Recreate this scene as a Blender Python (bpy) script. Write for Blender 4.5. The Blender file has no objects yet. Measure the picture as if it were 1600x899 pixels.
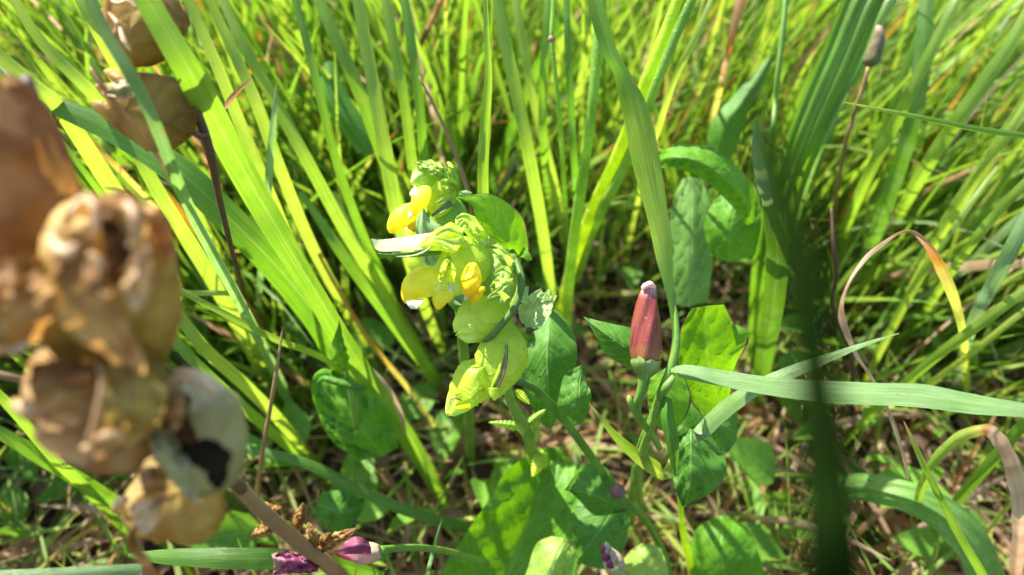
import bpy, math, random
import numpy as np
from mathutils import Vector
rng = np.random.default_rng(11)
random.seed(11)
R = math.radians
S = 0.01                      # everything below is written in centimetres; the scene is in metres
C = bpy.context.scene.collection

# ------------------------------------------------------------ camera
PITCH = R(40); CH = 27.0; F = 1386.0
cam_d = bpy.data.cameras.new('camera'); cam = bpy.data.objects.new('camera', cam_d); C.objects.link(cam)
cam.location = (0, 0, CH*S); cam.rotation_euler = (R(90)-PITCH, 0, 0)
cam_d.sensor_width = 36; cam_d.lens = 36*F/1600
cam_d.clip_start = 0.005; cam_d.clip_end = 500
cam_d.dof.use_dof = True; cam_d.dof.focus_distance = 17.2*S
cam_d.dof.aperture_fstop = cam_d.lens/1.9
bpy.context.scene.camera = cam

# ------------------------------------------------------------ world, sun, exposure
SUN = Vector((-0.47, 0.38, 0.80)).normalized()
w = bpy.data.worlds.new("World"); bpy.context.scene.world = w; w.use_nodes = True
nt = w.node_tree; sky = nt.nodes.new('ShaderNodeTexSky'); sky.sky_type = 'NISHITA'; sky.sun_disc = False
sky.sun_elevation = math.asin(SUN.z); sky.sun_rotation = math.atan2(SUN.x, SUN.y)
nt.links.new(sky.outputs[0], nt.nodes['Background'].inputs[0]); nt.nodes['Background'].inputs[1].default_value = 0.13
sl = bpy.data.lights.new('sun', 'SUN'); sl.energy = 5.0; sl.angle = R(0.53); sl.color = (1, 0.95, 0.86)
so = bpy.data.objects.new('sun', sl); C.objects.link(so); so.location = SUN*3
so.rotation_euler = SUN.to_track_quat('Z', 'Y').to_euler()
vs = bpy.context.scene.view_settings
vs.view_transform = 'Standard'; vs.look = 'None'; vs.gamma = 1; vs.exposure = 1.6; vs.use_curve_mapping = False
cy = bpy.context.scene.cycles
cy.max_bounces = 8; cy.diffuse_bounces = 5; cy.transmission_bounces = 6; cy.glossy_bounces = 2
cy.use_denoising = True; cy.sample_clamp_indirect = 6; cy.caustics_reflective = False; cy.caustics_refractive = False

# ------------------------------------------------------------ picture <-> place
sp, cp = math.sin(PITCH), math.cos(PITCH)
FW = np.array([0, cp, -sp]); UP = np.array([0, sp, cp]); RT = np.array([1., 0, 0]); CAM = np.array([0, 0, CH])
def P(x, y, d):
    x = np.asarray(x, float); y = np.asarray(y, float); d = np.asarray(d, float)
    return CAM + d[..., None]*(FW + ((x-800)/F)[..., None]*RT - ((y-449.5)/F)[..., None]*UP)
def proj(p):
    r = p-CAM; d = r@FW; dd = np.where(np.abs(d) < 1e-3, 1e-3, d)
    return 800+F*(r@RT)/dd, 449.5-F*(r@UP)/dd, d
def gd(y):                                    # depth at which the ray through row y meets the ground
    return CH/(sp+(y-449.5)/F*cp)

# ------------------------------------------------------------ materials
def nn(t, typ, **k):
    n = t.nodes.new(typ)
    for a, b in k.items(): setattr(n, a, b)
    return n
def ramp(t, src, stops, interp='LINEAR'):
    r = nn(t, 'ShaderNodeValToRGB'); r.color_ramp.interpolation = interp
    el = r.color_ramp.elements
    while len(el) < len(stops): el.new(0.5)
    for e, (p, c) in zip(el, stops): e.position = p; e.color = (*c, 1)
    t.links.new(src, r.inputs[0]); return r.outputs[0]
def mathn(t, op, a, b=None, c=None):
    n = nn(t, 'ShaderNodeMath', operation=op)
    for i, v in enumerate((a, b, c)):
        if v is None: continue
        if isinstance(v, (int, float)): n.inputs[i].default_value = v
        else: t.links.new(v, n.inputs[i])
    return n.outputs[0]
def mix(t, fac, a, b, mode='MIX'):
    n = nn(t, 'ShaderNodeMix', data_type='RGBA', blend_type=mode)
    for i, v in ((0, fac), (6, a), (7, b)):
        if isinstance(v, (int, float)): n.inputs[i].default_value = v
        elif isinstance(v, tuple): n.inputs[i].default_value = (*v, 1)
        else: t.links.new(v, n.inputs[i])
    return n.outputs[2]
def noise(t, scale, detail=3, rough=0.55, vec=None, dist=0.0):
    n = nn(t, 'ShaderNodeTexNoise'); n.inputs['Scale'].default_value = scale
    n.inputs['Detail'].default_value = detail; n.inputs['Roughness'].default_value = rough; n.inputs['Distortion'].default_value = dist
    if vec is None: vec = nn(t, 'ShaderNodeTexCoord').outputs['Object']
    t.links.new(vec, n.inputs['Vector']); return n.outputs['Fac']
def finish(t, out, col, trans_fac, rough, spec, bump=None, bstr=0.4, bdist=0.0004, tcol=None, sss=0):
    p = nn(t, 'ShaderNodeBsdfPrincipled'); p.inputs['Roughness'].default_value = rough
    p.inputs['Specular IOR Level'].default_value = spec
    t.links.new(col, p.inputs['Base Color'])
    if bump is not None:
        b = nn(t, 'ShaderNodeBump'); b.inputs['Strength'].default_value = bstr; b.inputs['Distance'].default_value = bdist
        t.links.new(bump, b.inputs['Height']); t.links.new(b.outputs[0], p.inputs['Normal'])
    if trans_fac > 0:
        tr = nn(t, 'ShaderNodeBsdfTranslucent'); t.links.new(tcol if tcol is not None else col, tr.inputs[0])
        m = nn(t, 'ShaderNodeMixShader'); m.inputs[0].default_value = trans_fac
        t.links.new(p.outputs[0], m.inputs[1]); t.links.new(tr.outputs[0], m.inputs[2]); t.links.new(m.outputs[0], out.inputs[0])
    else: t.links.new(p.outputs[0], out.inputs[0])
def newmat(name):
    m = bpy.data.materials.new(name); m.use_nodes = True; t = m.node_tree; t.nodes.clear()
    return m, t, nn(t, 'ShaderNodeOutputMaterial')
def hsv(t, col, h=0.5, s=1, v=1):
    n = nn(t, 'ShaderNodeHueSaturation')
    for i, x in ((0, h), (1, s), (2, v)):
        if isinstance(x, (int, float)): n.inputs[i].default_value = x
        else: t.links.new(x, n.inputs[i])
    t.links.new(col, n.inputs['Color']); return n.outputs[0]

def blade_mat(name, rough=0.38, tf=0.5):
    m, t, out = newmat(name)
    a = nn(t, 'ShaderNodeAttribute', attribute_name='tint').outputs['Fac']
    uv = nn(t, 'ShaderNodeUVMap').outputs[0]; sx = nn(t, 'ShaderNodeSeparateXYZ'); t.links.new(uv, sx.inputs[0])
    cx = nn(t, 'ShaderNodeCombineXYZ'); t.links.new(mathn(t, 'MULTIPLY', sx.outputs[0], 14.0), cx.inputs[0]); t.links.new(mathn(t, 'MULTIPLY', sx.outputs[1], 0.8), cx.inputs[1])
    st = noise(t, 1.0, 3, 0.6, cx.outputs[0])
    pt = noise(t, 160, 3, 0.6)
    a2 = mathn(t, 'ADD', a, mathn(t, 'MULTIPLY', mathn(t, 'SUBTRACT', pt, 0.5), 0.16))
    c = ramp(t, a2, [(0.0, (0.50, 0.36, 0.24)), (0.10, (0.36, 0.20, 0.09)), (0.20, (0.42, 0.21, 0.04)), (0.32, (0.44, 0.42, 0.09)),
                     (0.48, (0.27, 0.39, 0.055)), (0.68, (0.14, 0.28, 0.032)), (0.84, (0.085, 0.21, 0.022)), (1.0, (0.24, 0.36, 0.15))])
    k = ramp(t, st, [(0.3, (0.62, 0.64, 0.62)), (0.7, (1.28, 1.25, 1.25))])
    c = mix(t, 1.0, c, k, 'MULTIPLY')
    # pale midrib
    au = mathn(t, 'ABSOLUTE', sx.outputs[0])
    rib = mathn(t, 'LESS_THAN', au, 0.07)
    c = mix(t, mathn(t, 'MULTIPLY', rib, 0.14), c, (0.42, 0.50, 0.16))
    sp_ = ramp(t, noise(t, 420, 2, 0.5), [(0.70, (0, 0, 0)), (0.76, (0.7, 0.7, 0.7))])
    c = mix(t, sp_, c, (0.26, 0.15, 0.05))
    c = hsv(t, c, 0.5, 1.0, ramp(t, noise(t, 45, 3, 0.6), [(0.3, (0.78, 0.78, 0.78)), (0.7, (1.15, 1.15, 1.15))]))
    tc = hsv(t, c, 0.486, 1.08, 1.55)
    finish(t, out, c, tf, rough, 0.5, st, 0.5, 0.0003, tc)
    return m
BLADE = blade_mat('grass_leaf')
WAXY = blade_mat('waxy_grass_leaf', 0.33, 0.3)

def leaf_mat(name, c1, c2, vein, tf=0.45, rough=0.52, veins=7.0, parallel=False, edge=None, tsat=1.05, tval=1.5, spec=0.32):
    m, t, out = newmat(name)
    uv = nn(t, 'ShaderNodeUVMap').outputs[0]; sx = nn(t, 'ShaderNodeSeparateXYZ'); t.links.new(uv, sx.inputs[0])
    au = mathn(t, 'ABSOLUTE', sx.outputs[0])
    n1 = noise(t, 130, 4, 0.6); n2 = noise(t, 900, 3, 0.6)
    c = mix(t, ramp(t, n1, [(0.3, (0, 0, 0)), (0.7, (1, 1, 1))]), c1, c2)
    if parallel: w_ = mathn(t, 'MULTIPLY', mathn(t, 'ADD', sx.outputs[0], mathn(t, 'MULTIPLY', n1, 0.04)), veins)
    else: w_ = mathn(t, 'MULTIPLY', mathn(t, 'SUBTRACT', mathn(t, 'ADD', sx.outputs[1], mathn(t, 'MULTIPLY', n1, 0.08)), mathn(t, 'MULTIPLY', mathn(t, 'POWER', au, 1.3), 0.34)), veins)
    fr = mathn(t, 'ABSOLUTE', mathn(t, 'SUBTRACT', mathn(t, 'FRACT', w_), 0.5))       # 0 at vein, .5 between
    vm = mathn(t, 'SUBTRACT', 1.0, mathn(t, 'SMOOTH_MIN', mathn(t, 'MULTIPLY', fr, 7.0), 1.0, 0.2))
    rb = mathn(t, 'SUBTRACT', 1.0, mathn(t, 'SMOOTH_MIN', mathn(t, 'MULTIPLY', au, 14.0), 1.0, 0.2))
    vv = mathn(t, 'MAXIMUM', mathn(t, 'MULTIPLY', vm, 0.45), rb)
    vv = mathn(t, 'MAXIMUM', vv, 0.0)
    c = mix(t, mathn(t, 'MULTIPLY', vv, 0.6), c, vein)
    c = mix(t, 1.0, c, ramp(t, n2, [(0.3, (0.85, 0.85, 0.85)), (0.7, (1.12, 1.12, 1.12))]), 'MULTIPLY')
    bl = ramp(t, noise(t, 330, 2, 0.5), [(0.70, (0, 0, 0)), (0.75, (0.65, 0.65, 0.65))])
    c = mix(t, bl, c, (0.20, 0.14, 0.04))
    if edge:
        e = mathn(t, 'GREATER_THAN', mathn(t, 'ADD', au, mathn(t, 'MULTIPLY', n1, 0.08)), 0.992)
        c = mix(t, e, c, edge)
    h = mathn(t, 'SUBTRACT', mathn(t, 'MULTIPLY', n2, 0.25), vv)
    finish(t, out, c, tf, rough, spec, h, 0.5, 0.0004, hsv(t, c, 0.485, tsat, tval))
    return m
BINDL = leaf_mat('bindweed_leaf_green', (0.12, 0.30, 0.012), (0.16, 0.36, 0.02), (0.24, 0.42, 0.05), tf=0.55, tval=1.5, edge=(0.10, 0.05, 0.03))
BINDS = leaf_mat('bindweed_leaf_deep_green', (0.065, 0.19, 0.014), (0.09, 0.24, 0.024), (0.20, 0.36, 0.09), tf=0.35)
GREYL = leaf_mat('downy_grey_green_leaf', (0.19, 0.33, 0.11), (0.25, 0.39, 0.14), (0.27, 0.41, 0.16), tf=0.25, rough=0.8)
SILVL = leaf_mat('shiny_purple_edged_leaf', (0.34, 0.42, 0.16), (0.48, 0.48, 0.30), (0.36, 0.22, 0.22), tf=0.2, rough=0.22, veins=16, edge=(0.18, 0.06, 0.07), spec=0.9)  # pale base colours carry part of the silvery glare
PLANT = leaf_mat('plantain_leaf_green', (0.09, 0.26, 0.010), (0.13, 0.32, 0.018), (0.22, 0.42, 0.06), tf=0.4, rough=0.5, veins=9)
RIBL = leaf_mat('ribbed_plantain_green', (0.12, 0.26, 0.04), (0.17, 0.33, 0.07), (0.30, 0.46, 0.16), tf=0.35, rough=0.5, veins=3.5, parallel=True)
BRACT = leaf_mat('bract_green', (0.27, 0.43, 0.06), (0.36, 0.51, 0.09), (0.40, 0.56, 0.22), tf=0.4, rough=0.45, veins=8)
BRACTP = leaf_mat('pale_bract_green', (0.30, 0.46, 0.14), (0.40, 0.54, 0.20), (0.55, 0.66, 0.36), tf=0.4, rough=0.45, veins=8)
YELLF = leaf_mat('yellowing_leaf', (0.36, 0.24, 0.06), (0.30, 0.32, 0.06), (0.36, 0.34, 0.12), tf=0.3, veins=5)
LITTERG = leaf_mat('herb_leaf_green', (0.09, 0.25, 0.02), (0.17, 0.35, 0.04), (0.26, 0.42, 0.09), tf=0.45, veins=6)

def blob_mat(name, stops, tf=0.3, rough=0.4, spec=0.5, ns=220, vein=None, bump=0.4, tval=1.4, hue=0.495, tsat=1.1):
    """colour along v of the UV (0 base, 1 tip) through a ramp, with blotches"""
    m, t, out = newmat(name)
    uv = nn(t, 'ShaderNodeUVMap').outputs[0]; sx = nn(t, 'ShaderNodeSeparateXYZ'); t.links.new(uv, sx.inputs[0])
    n1 = noise(t, ns, 4, 0.6); n2 = noise(t, ns*5, 3, 0.6)
    v = mathn(t, 'ADD', sx.outputs[1], mathn(t, 'MULTIPLY', mathn(t, 'SUBTRACT', n1, 0.5), 0.35 if not name.startswith('dry') else 1.3))
    c = ramp(t, v, stops)
    c = mix(t, 1.0, c, ramp(t, n1, [(0.3, (0.8, 0.8, 0.8)), (0.7, (1.2, 1.2, 1.2))]), 'MULTIPLY')
    h = n2
    if vein:
        vo = nn(t, 'ShaderNodeTexVoronoi', feature='DISTANCE_TO_EDGE'); vo.inputs['Scale'].default_value = vein[0]
        ns_ = nn(t, 'ShaderNodeVectorMath', operation='ADD'); tc = nn(t, 'ShaderNodeTexCoord')
        nz = nn(t, 'ShaderNodeTexNoise'); nz.inputs['Scale'].default_value = vein[0]; t.links.new(tc.outputs['Object'], nz.inputs['Vector'])
        sc = nn(t, 'ShaderNodeVectorMath', operation='SCALE'); sc.inputs['Scale'].default_value = 0.6/vein[0]; t.links.new(nz.outputs['Color'], sc.inputs[0])
        t.links.new(tc.outputs['Object'], ns_.inputs[0]); t.links.new(sc.outputs[0], ns_.inputs[1]); t.links.new(ns_.outputs[0], vo.inputs['Vector'])
        k = ramp(t, vo.outputs['Distance'], [(0.0, (1, 1, 1)), (vein[2]*3, (0, 0, 0))])
        c = mix(t, mathn(t, 'MULTIPLY', k, vein[3]), c, vein[1])
        h = mathn(t, 'ADD', mathn(t, 'MULTIPLY', n2, 0.4), mathn(t, 'MULTIPLY', k, 0.8))
    finish(t, out, c, tf, rough, spec, h, bump, 0.0004, hsv(t, c, hue, tsat, tval))
    return m
CALYX = blob_mat('calyx_lime', [(0, (0.36, 0.52, 0.035)), (0.4, (0.50, 0.64, 0.045)), (0.85, (0.60, 0.70, 0.07)), (1, (0.62, 0.72, 0.16))], tf=0.52, rough=0.45, ns=150, vein=(260, (0.22, 0.38, 0.05), 0.02, 0.2), bump=0.35)
CALYXG = blob_mat('calyx_green', [(0, (0.17, 0.34, 0.04)), (0.5, (0.28, 0.45, 0.05)), (1, (0.42, 0.56, 0.12))], tf=0.45, rough=0.45, ns=150, vein=(260, (0.10, 0.24, 0.03), 0.02, 0.2), bump=0.35)
YELL = blob_mat('corolla_yellow', [(0, (0.88, 0.92, 0.20)), (0.35, (0.95, 0.93, 0.07)), (0.8, (0.96, 0.86, 0.04)), (1, (0.92, 0.72, 0.02))], tf=0.42, rough=0.42, spec=0.3, ns=200, bump=0.15, tval=1.1, hue=0.5, tsat=1)
ORAN = blob_mat('corolla_deep_yellow', [(0, (0.93, 0.86, 0.04)), (0.6, (0.90, 0.72, 0.015)), (1, (0.80, 0.50, 0.01))], tf=0.38, rough=0.45, spec=0.3, ns=240, bump=0.2, tval=1.1, hue=0.5, tsat=1)
WHITE = blob_mat('petal_white', [(0, (0.66, 0.70, 0.40)), (1, (0.72, 0.72, 0.64))], tf=0.45, rough=0.5, spec=0.2, tval=1.05)
STEMV = blob_mat('vine_stem', [(0, (0.07, 0.14, 0.022)), (0.3, (0.08, 0.16, 0.025)), (0.5, (0.11, 0.24, 0.03)), (1, (0.12, 0.26, 0.035))], tf=0.1, rough=0.5, spec=0.3, ns=120)
CUP = blob_mat('sepal_olive', [(0, (0.13, 0.26, 0.04)), (0.6, (0.17, 0.27, 0.05)), (1, (0.26, 0.26, 0.09))], tf=0.15, rough=0.5, ns=300)
PALEP = blob_mat('petal_pale_pink', [(0, (0.62, 0.40, 0.36)), (1, (0.70, 0.55, 0.50))], tf=0.3, rough=0.4, ns=900, bump=0.4)
STEM = blob_mat('stem_green', [(0, (0.12, 0.25, 0.03)), (1, (0.20, 0.36, 0.05))], tf=0.15, rough=0.45, ns=120)
STEMD = blob_mat('stem_olive', [(0, (0.07, 0.13, 0.03)), (1, (0.12, 0.16, 0.045))], tf=0.05, rough=0.5, ns=120)
SHADEM = blob_mat('stem_shade_darkened', [(0, (0.006, 0.014, 0.002)), (1, (0.008, 0.018, 0.003))], tf=0, rough=0.9, spec=0.0, ns=120)  # base colour darkened to near black, standing in for shade on the stem
STEMB = blob_mat('stem_dry_brown', [(0, (0.07, 0.03, 0.02)), (1, (0.10, 0.05, 0.025))], tf=0, rough=0.6, ns=120)
STEMT = blob_mat('stem_tan', [(0, (0.22, 0.13, 0.05)), (1, (0.26, 0.15, 0.06))], tf=0, rough=0.55, ns=150)
HUSK = blob_mat('dry_husk_brown', [(0, (0.16, 0.07, 0.015)), (0.3, (0.33, 0.18, 0.05)), (0.6, (0.50, 0.32, 0.12)), (0.8, (0.34, 0.18, 0.055)), (1, (0.60, 0.40, 0.18))], tf=0.38, rough=0.5, spec=0.2, ns=70, vein=(170, (0.14, 0.06, 0.02), 0.05, 0.3), bump=1.0, tval=1.4)
HUSKO = blob_mat('dry_husk_olive', [(0, (0.13, 0.09, 0.014)), (0.3, (0.30, 0.22, 0.05)), (0.55, (0.46, 0.36, 0.11)), (0.75, (0.31, 0.20, 0.055)), (1, (0.56, 0.40, 0.14))], tf=0.45, rough=0.45, spec=0.2, ns=70, vein=(170, (0.14, 0.09, 0.03), 0.05, 0.3), bump=1.0, tval=1.5)
HUSKP = blob_mat('dry_husk_papery', [(0, (0.27, 0.25, 0.09)), (0.5, (0.38, 0.36, 0.16)), (0.8, (0.33, 0.31, 0.13)), (1, (0.52, 0.47, 0.28))], tf=0.3, rough=0.5, ns=90, vein=(170, (0.25, 0.22, 0.10), 0.05, 0.3), bump=0.9)
CREAM = blob_mat('dry_rim_cream', [(0, (0.36, 0.21, 0.08)), (0.6, (0.52, 0.36, 0.18)), (1, (0.60, 0.46, 0.28))], tf=0.3, rough=0.4, ns=120, bump=0.6)
INNER = blob_mat('dry_husk_hollow_shade', [(0, (0.02, 0.009, 0.003)), (1, (0.12, 0.045, 0.012))], tf=0, rough=0.8, spec=0.05, ns=120)  # near-black brown carries the shade of hollows and creases
RUST = blob_mat('dry_husk_rust', [(0, (0.48, 0.29, 0.11)), (0.3, (0.28, 0.14, 0.04)), (0.6, (0.42, 0.24, 0.08)), (0.85, (0.24, 0.12, 0.035)), (1, (0.50, 0.33, 0.15))], tf=0.42, rough=0.5, spec=0.2, ns=55, bump=1.0, vein=(130, (0.10, 0.04, 0.01), 0.05, 0.3))
SEED = blob_mat('seed_black', [(0, (0.014, 0.010, 0.006)), (1, (0.02, 0.014, 0.008))], tf=0, rough=1.0, spec=0.0, ns=200, bump=0.8)
PINKB = blob_mat('petal_magenta', [(0, (0.40, 0.36, 0.18)), (0.35, (0.50, 0.30, 0.26)), (0.7, (0.42, 0.12, 0.17)), (1, (0.26, 0.03, 0.09))], tf=0.3, rough=0.45, ns=180)
MAUVE = blob_mat('petal_faded_magenta', [(0, (0.16, 0.03, 0.07)), (0.7, (0.24, 0.05, 0.12)), (1, (0.28, 0.17, 0.12))], tf=0.3, rough=0.5, ns=180)
SHELL = blob_mat('bud_scale', [(0, (0.30, 0.34, 0.12)), (0.6, (0.40, 0.30, 0.22)), (1, (0.55, 0.48, 0.34))], tf=0.2, rough=0.4, ns=180)
PLUM = blob_mat('bud_plum', [(0, (0.14, 0.05, 0.05)), (1, (0.20, 0.09, 0.09))], tf=0.1, rough=0.5, ns=300)
HEADB = blob_mat('plantain_head_brown', [(0, (0.13, 0.12, 0.04)), (0.8, (0.17, 0.13, 0.07)), (1, (0.32, 0.20, 0.14))], tf=0, rough=0.7, ns=400, bump=1.0)

def bud_mat():
    m, t, out = newmat('bindweed_bud_red')
    uv = nn(t, 'ShaderNodeUVMap').outputs[0]; sx = nn(t, 'ShaderNodeSeparateXYZ'); t.links.new(uv, sx.inputs[0])
    # five petal pleats winding up the bud
    ph = mathn(t, 'FRACT', mathn(t, 'ADD', mathn(t, 'MULTIPLY', sx.outputs[0], 5.0), mathn(t, 'MULTIPLY', sx.outputs[1], 1.3)))
    n1 = noise(t, 260, 4, 0.6); n2 = noise(t, 2200, 2, 0.6)
    cx = nn(t, 'ShaderNodeCombineXYZ'); t.links.new(mathn(t, 'MULTIPLY', mathn(t, 'ADD', mathn(t, 'MULTIPLY', sx.outputs[0], 5.0), mathn(t, 'MULTIPLY', sx.outputs[1], 1.3)), 9.0), cx.inputs[0])
    t.links.new(mathn(t, 'MULTIPLY', sx.outputs[1], 2.5), cx.inputs[1])
    st = noise(t, 1.0, 2, 0.5, cx.outputs[0])
    c = ramp(t, ph, [(0.0, (0.07, 0.006, 0.010)), (0.12, (0.20, 0.03, 0.032)), (0.55, (0.22, 0.038, 0.026)), (0.9, (0.15, 0.02, 0.024)), (1.0, (0.05, 0.006, 0.007))])
    c = mix(t, ramp(t, st, [(0.35, (0, 0, 0)), (0.75, (0.5, 0.5, 0.5))]), c, (0.36, 0.13, 0.08))
    base = ramp(t, mathn(t, 'ADD', sx.outputs[1], mathn(t, 'MULTIPLY', mathn(t, 'SUBTRACT', n1, 0.5), 0.25)), [(0.05, (1, 1, 1)), (0.30, (0, 0, 0))])
    c = mix(t, mathn(t, 'MULTIPLY', base, 0.55), c, (0.36, 0.22, 0.04))
    tip = ramp(t, mathn(t, 'ADD', sx.outputs[1], mathn(t, 'MULTIPLY', mathn(t, 'SUBTRACT', st, 0.5), 0.25)), [(0.82, (0, 0, 0)), (1.0, (1, 1, 1))])
    c = mix(t, tip, c, (0.62, 0.42, 0.38))
    sp_ = mathn(t, 'GREATER_THAN', n2, 0.70)
    c = mix(t, mathn(t, 'MULTIPLY', sp_, 0.5), c, (0.75, 0.55, 0.50))
    finish(t, out, c, 0.12, 0.42, 0.3, n2, 0.3, 0.0002)
    return m
BUDM = bud_mat()

def soil_mat():
    m, t, out = newmat('soil')
    tc = nn(t, 'ShaderNodeTexCoord').outputs['Object']
    n1 = noise(t, 60, 6, 0.7, tc); n2 = noise(t, 500, 4, 0.7, tc)
    c = ramp(t, n1, [(0.3, (0.035, 0.022, 0.014)), (0.55, (0.08, 0.05, 0.03)), (0.75, (0.13, 0.10, 0.05))])
    c = mix(t, ramp(t, noise(t, 25, 3, 0.6, tc), [(0.55, (0, 0, 0)), (0.7, (0.7, 0.7, 0.7))]), c, (0.05, 0.09, 0.02))
    finish(t, out, c, 0, 0.9, 0.2, mathn(t, 'ADD', n1, mathn(t, 'MULTIPLY', n2, 0.4)), 1.0, 0.004)
    return m
SOIL = soil_mat()

# ------------------------------------------------------------ mesh helpers
class MB:
    def __init__(s): s.v = []; s.f = []; s.uv = []; s.t = []; s.n = 0
    def grid(s, G, U, tint=None, close=False):
        n, m = G.shape[:2]; b = s.n
        s.v.append(G.reshape(-1, 3)); s.uv.append(U.reshape(-1, 2))
        s.t.append(np.full(n*m, 0.6) if tint is None else np.asarray(tint, float).reshape(-1)); s.n += n*m
        i, j = np.meshgrid(np.arange(n-1), np.arange(m if close else m-1), indexing='ij'); i = i.ravel(); j = j.ravel(); j2 = (j+1) % m
        s.f.append(np.stack([b+i*m+j, b+i*m+j2, b+(i+1)*m+j2, b+(i+1)*m+j], 1))
        return s
    def add(s, o):
        for a in o.v: s.v.append(a)
        for a in o.uv: s.uv.append(a)
        for a in o.t: s.t.append(a)
        for a in o.f: s.f.append(a+s.n)
        s.n += o.n; return s
def build(name, mb, mat, parent=None, base=None):
    v = np.concatenate(mb.v); f = np.concatenate(mb.f); uv = np.concatenate(mb.uv); t = np.concatenate(mb.t)
    if parent is not None: base = np.array(parent['base_cm']) if 'base_cm' in parent else BASES[parent.name]
    if base is None: base = v[np.argmin(v[:, 2])]
    me = bpy.data.meshes.new(name)
    vv = ((v-base)*S).astype(np.float32)
    me.vertices.add(len(vv)); me.vertices.foreach_set('co', vv.ravel())
    me.loops.add(f.size); me.loops.foreach_set('vertex_index', f.ravel().astype(np.int32))
    me.polygons.add(len(f)); me.polygons.foreach_set('loop_start', (np.arange(len(f))*4).astype(np.int32))
    try: me.polygons.foreach_set('loop_total', np.full(len(f), 4, np.int32))
    except Exception: pass
    me.polygons.foreach_set('use_smooth', np.ones(len(f), bool))
    ul = me.uv_layers.new(name='UVMap'); ul.data.foreach_set('uv', uv[f.ravel()].astype(np.float32).ravel())
    at = me.attributes.new('tint', 'FLOAT', 'POINT'); at.data.foreach_set('value', t.astype(np.float32))
    me.update(calc_edges=True); me.validate()
    me.materials.append(mat)
    o = bpy.data.objects.new(name, me); C.objects.link(o)
    BASES[o.name] = np.array(base, float)
    if parent is not None: o.parent = parent
    else: o.location = Vector(base)*S
    return o
BASES = {}
LABELS = set()
def tag(o, label, cat, group=None):
    o['label'] = label; o['category'] = cat
    if group: o['group'] = group
    return o
def thing(name, label, cat, base, group=None):
    o = bpy.data.objects.new(name, None); C.objects.link(o); o.empty_display_size = 0.01
    o.location = Vector(base)*S; BASES[o.name] = np.array(base, float)
    return tag(o, label, cat, group)

def cr(ctrl, n):                              # Catmull-Rom through rows of ctrl, n samples, spaced by length of the first two columns
    c = np.asarray(ctrl, float); k = len(c)
    if k == 2: c = np.stack([c[0]+(c[1]-c[0])*q for q in np.linspace(0, 1, 4)]); k = 4
    e = np.vstack([2*c[0]-c[1], c, 2*c[-1]-c[-2]])
    L = np.r_[0, np.cumsum(np.maximum(np.linalg.norm(np.diff(c[:, :2], axis=0), axis=1), 1e-3))]
    s = np.linspace(0, L[-1], n); i = np.clip(np.searchsorted(L, s, 'right')-1, 0, k-2); u = ((s-L[i])/(L[i+1]-L[i]))[:, None]
    a, b, d, f = e[i], e[i+1], e[i+2], e[i+3]
    return 0.5*(2*b+(d-a)*u+(2*a-5*b+4*d-f)*u*u+(3*b-a-3*d+f)*u**3)
def unit(a): return a/np.maximum(np.linalg.norm(a, axis=-1, keepdims=True), 1e-9)
def frames(pts):
    T = unit(np.gradient(pts, axis=0)); V = unit(pts-CAM)
    side = unit(np.cross(T, V)); N = unit(np.cross(side, T))
    return T, side, N
def smoothnoise(x, y, seed=0):
    r = np.random.default_rng(seed); z = 0
    for k in range(6):
        a, b, p = r.uniform(-1, 1, 3)*np.array([1, 1, 6.28]); f_ = 2.0+k*1.6
        z = z+np.sin(x*a*f_*2+y*b*f_*2+p)/(1+k*0.5)
    return z/2.5
def N0(pts): return frames(pts)[2]
def ribbon(ctrl, tint=0.6, fold=0.25, n=26, m=5, twist=0.0, curl=0.0, pleat=0.0, ragged=0.03):
    """ctrl rows: x, y, depth, width px [, twist rad [, tint]]"""
    rows = [list(r)+[twist]*(len(r) < 5)+[tint]*(len(r) < 6) if len(r) < 6 else list(r) for r in ctrl]
    rows = [r if len(r) == 6 else r+[tint] for r in rows]
    c = cr(rows, n); pts = P(c[:, 0], c[:, 1], c[:, 2]); w_ = np.maximum(c[:, 3], 0.4)*c[:, 2]/F
    T, sd, N = frames(pts); th = c[:, 4][:, None]
    s2 = sd*np.cos(th)+N*np.sin(th); n2 = -sd*np.sin(th)+N*np.cos(th)
    u = np.linspace(-1, 1, m); v = np.linspace(0, 1, n)
    wob = 1+ragged*smoothnoise(v*9, v*3, len(ctrl))
    if ragged > .1: c[:, 5] += 0.05*smoothnoise(v*14, v*5, 7); pts = pts+N0(pts)*(0.05*smoothnoise(v*12, v*6, 9))[:, None]
    G = pts[:, None]+s2[:, None]*(u[None, :, None]*(w_*wob)[:, None, None]/2)+n2[:, None]*((np.abs(u)*fold-curl*u**2+pleat*np.cos(u*9.4))[None, :, None]*w_[:, None, None]/2)
    U = np.stack(np.broadcast_arrays(u[None], (v*8)[:, None]), -1)
    mb = MB(); mb.grid(G, U, np.repeat(np.clip(c[:, 5], 0, 1)[:, None], m, 1)); return mb
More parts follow.
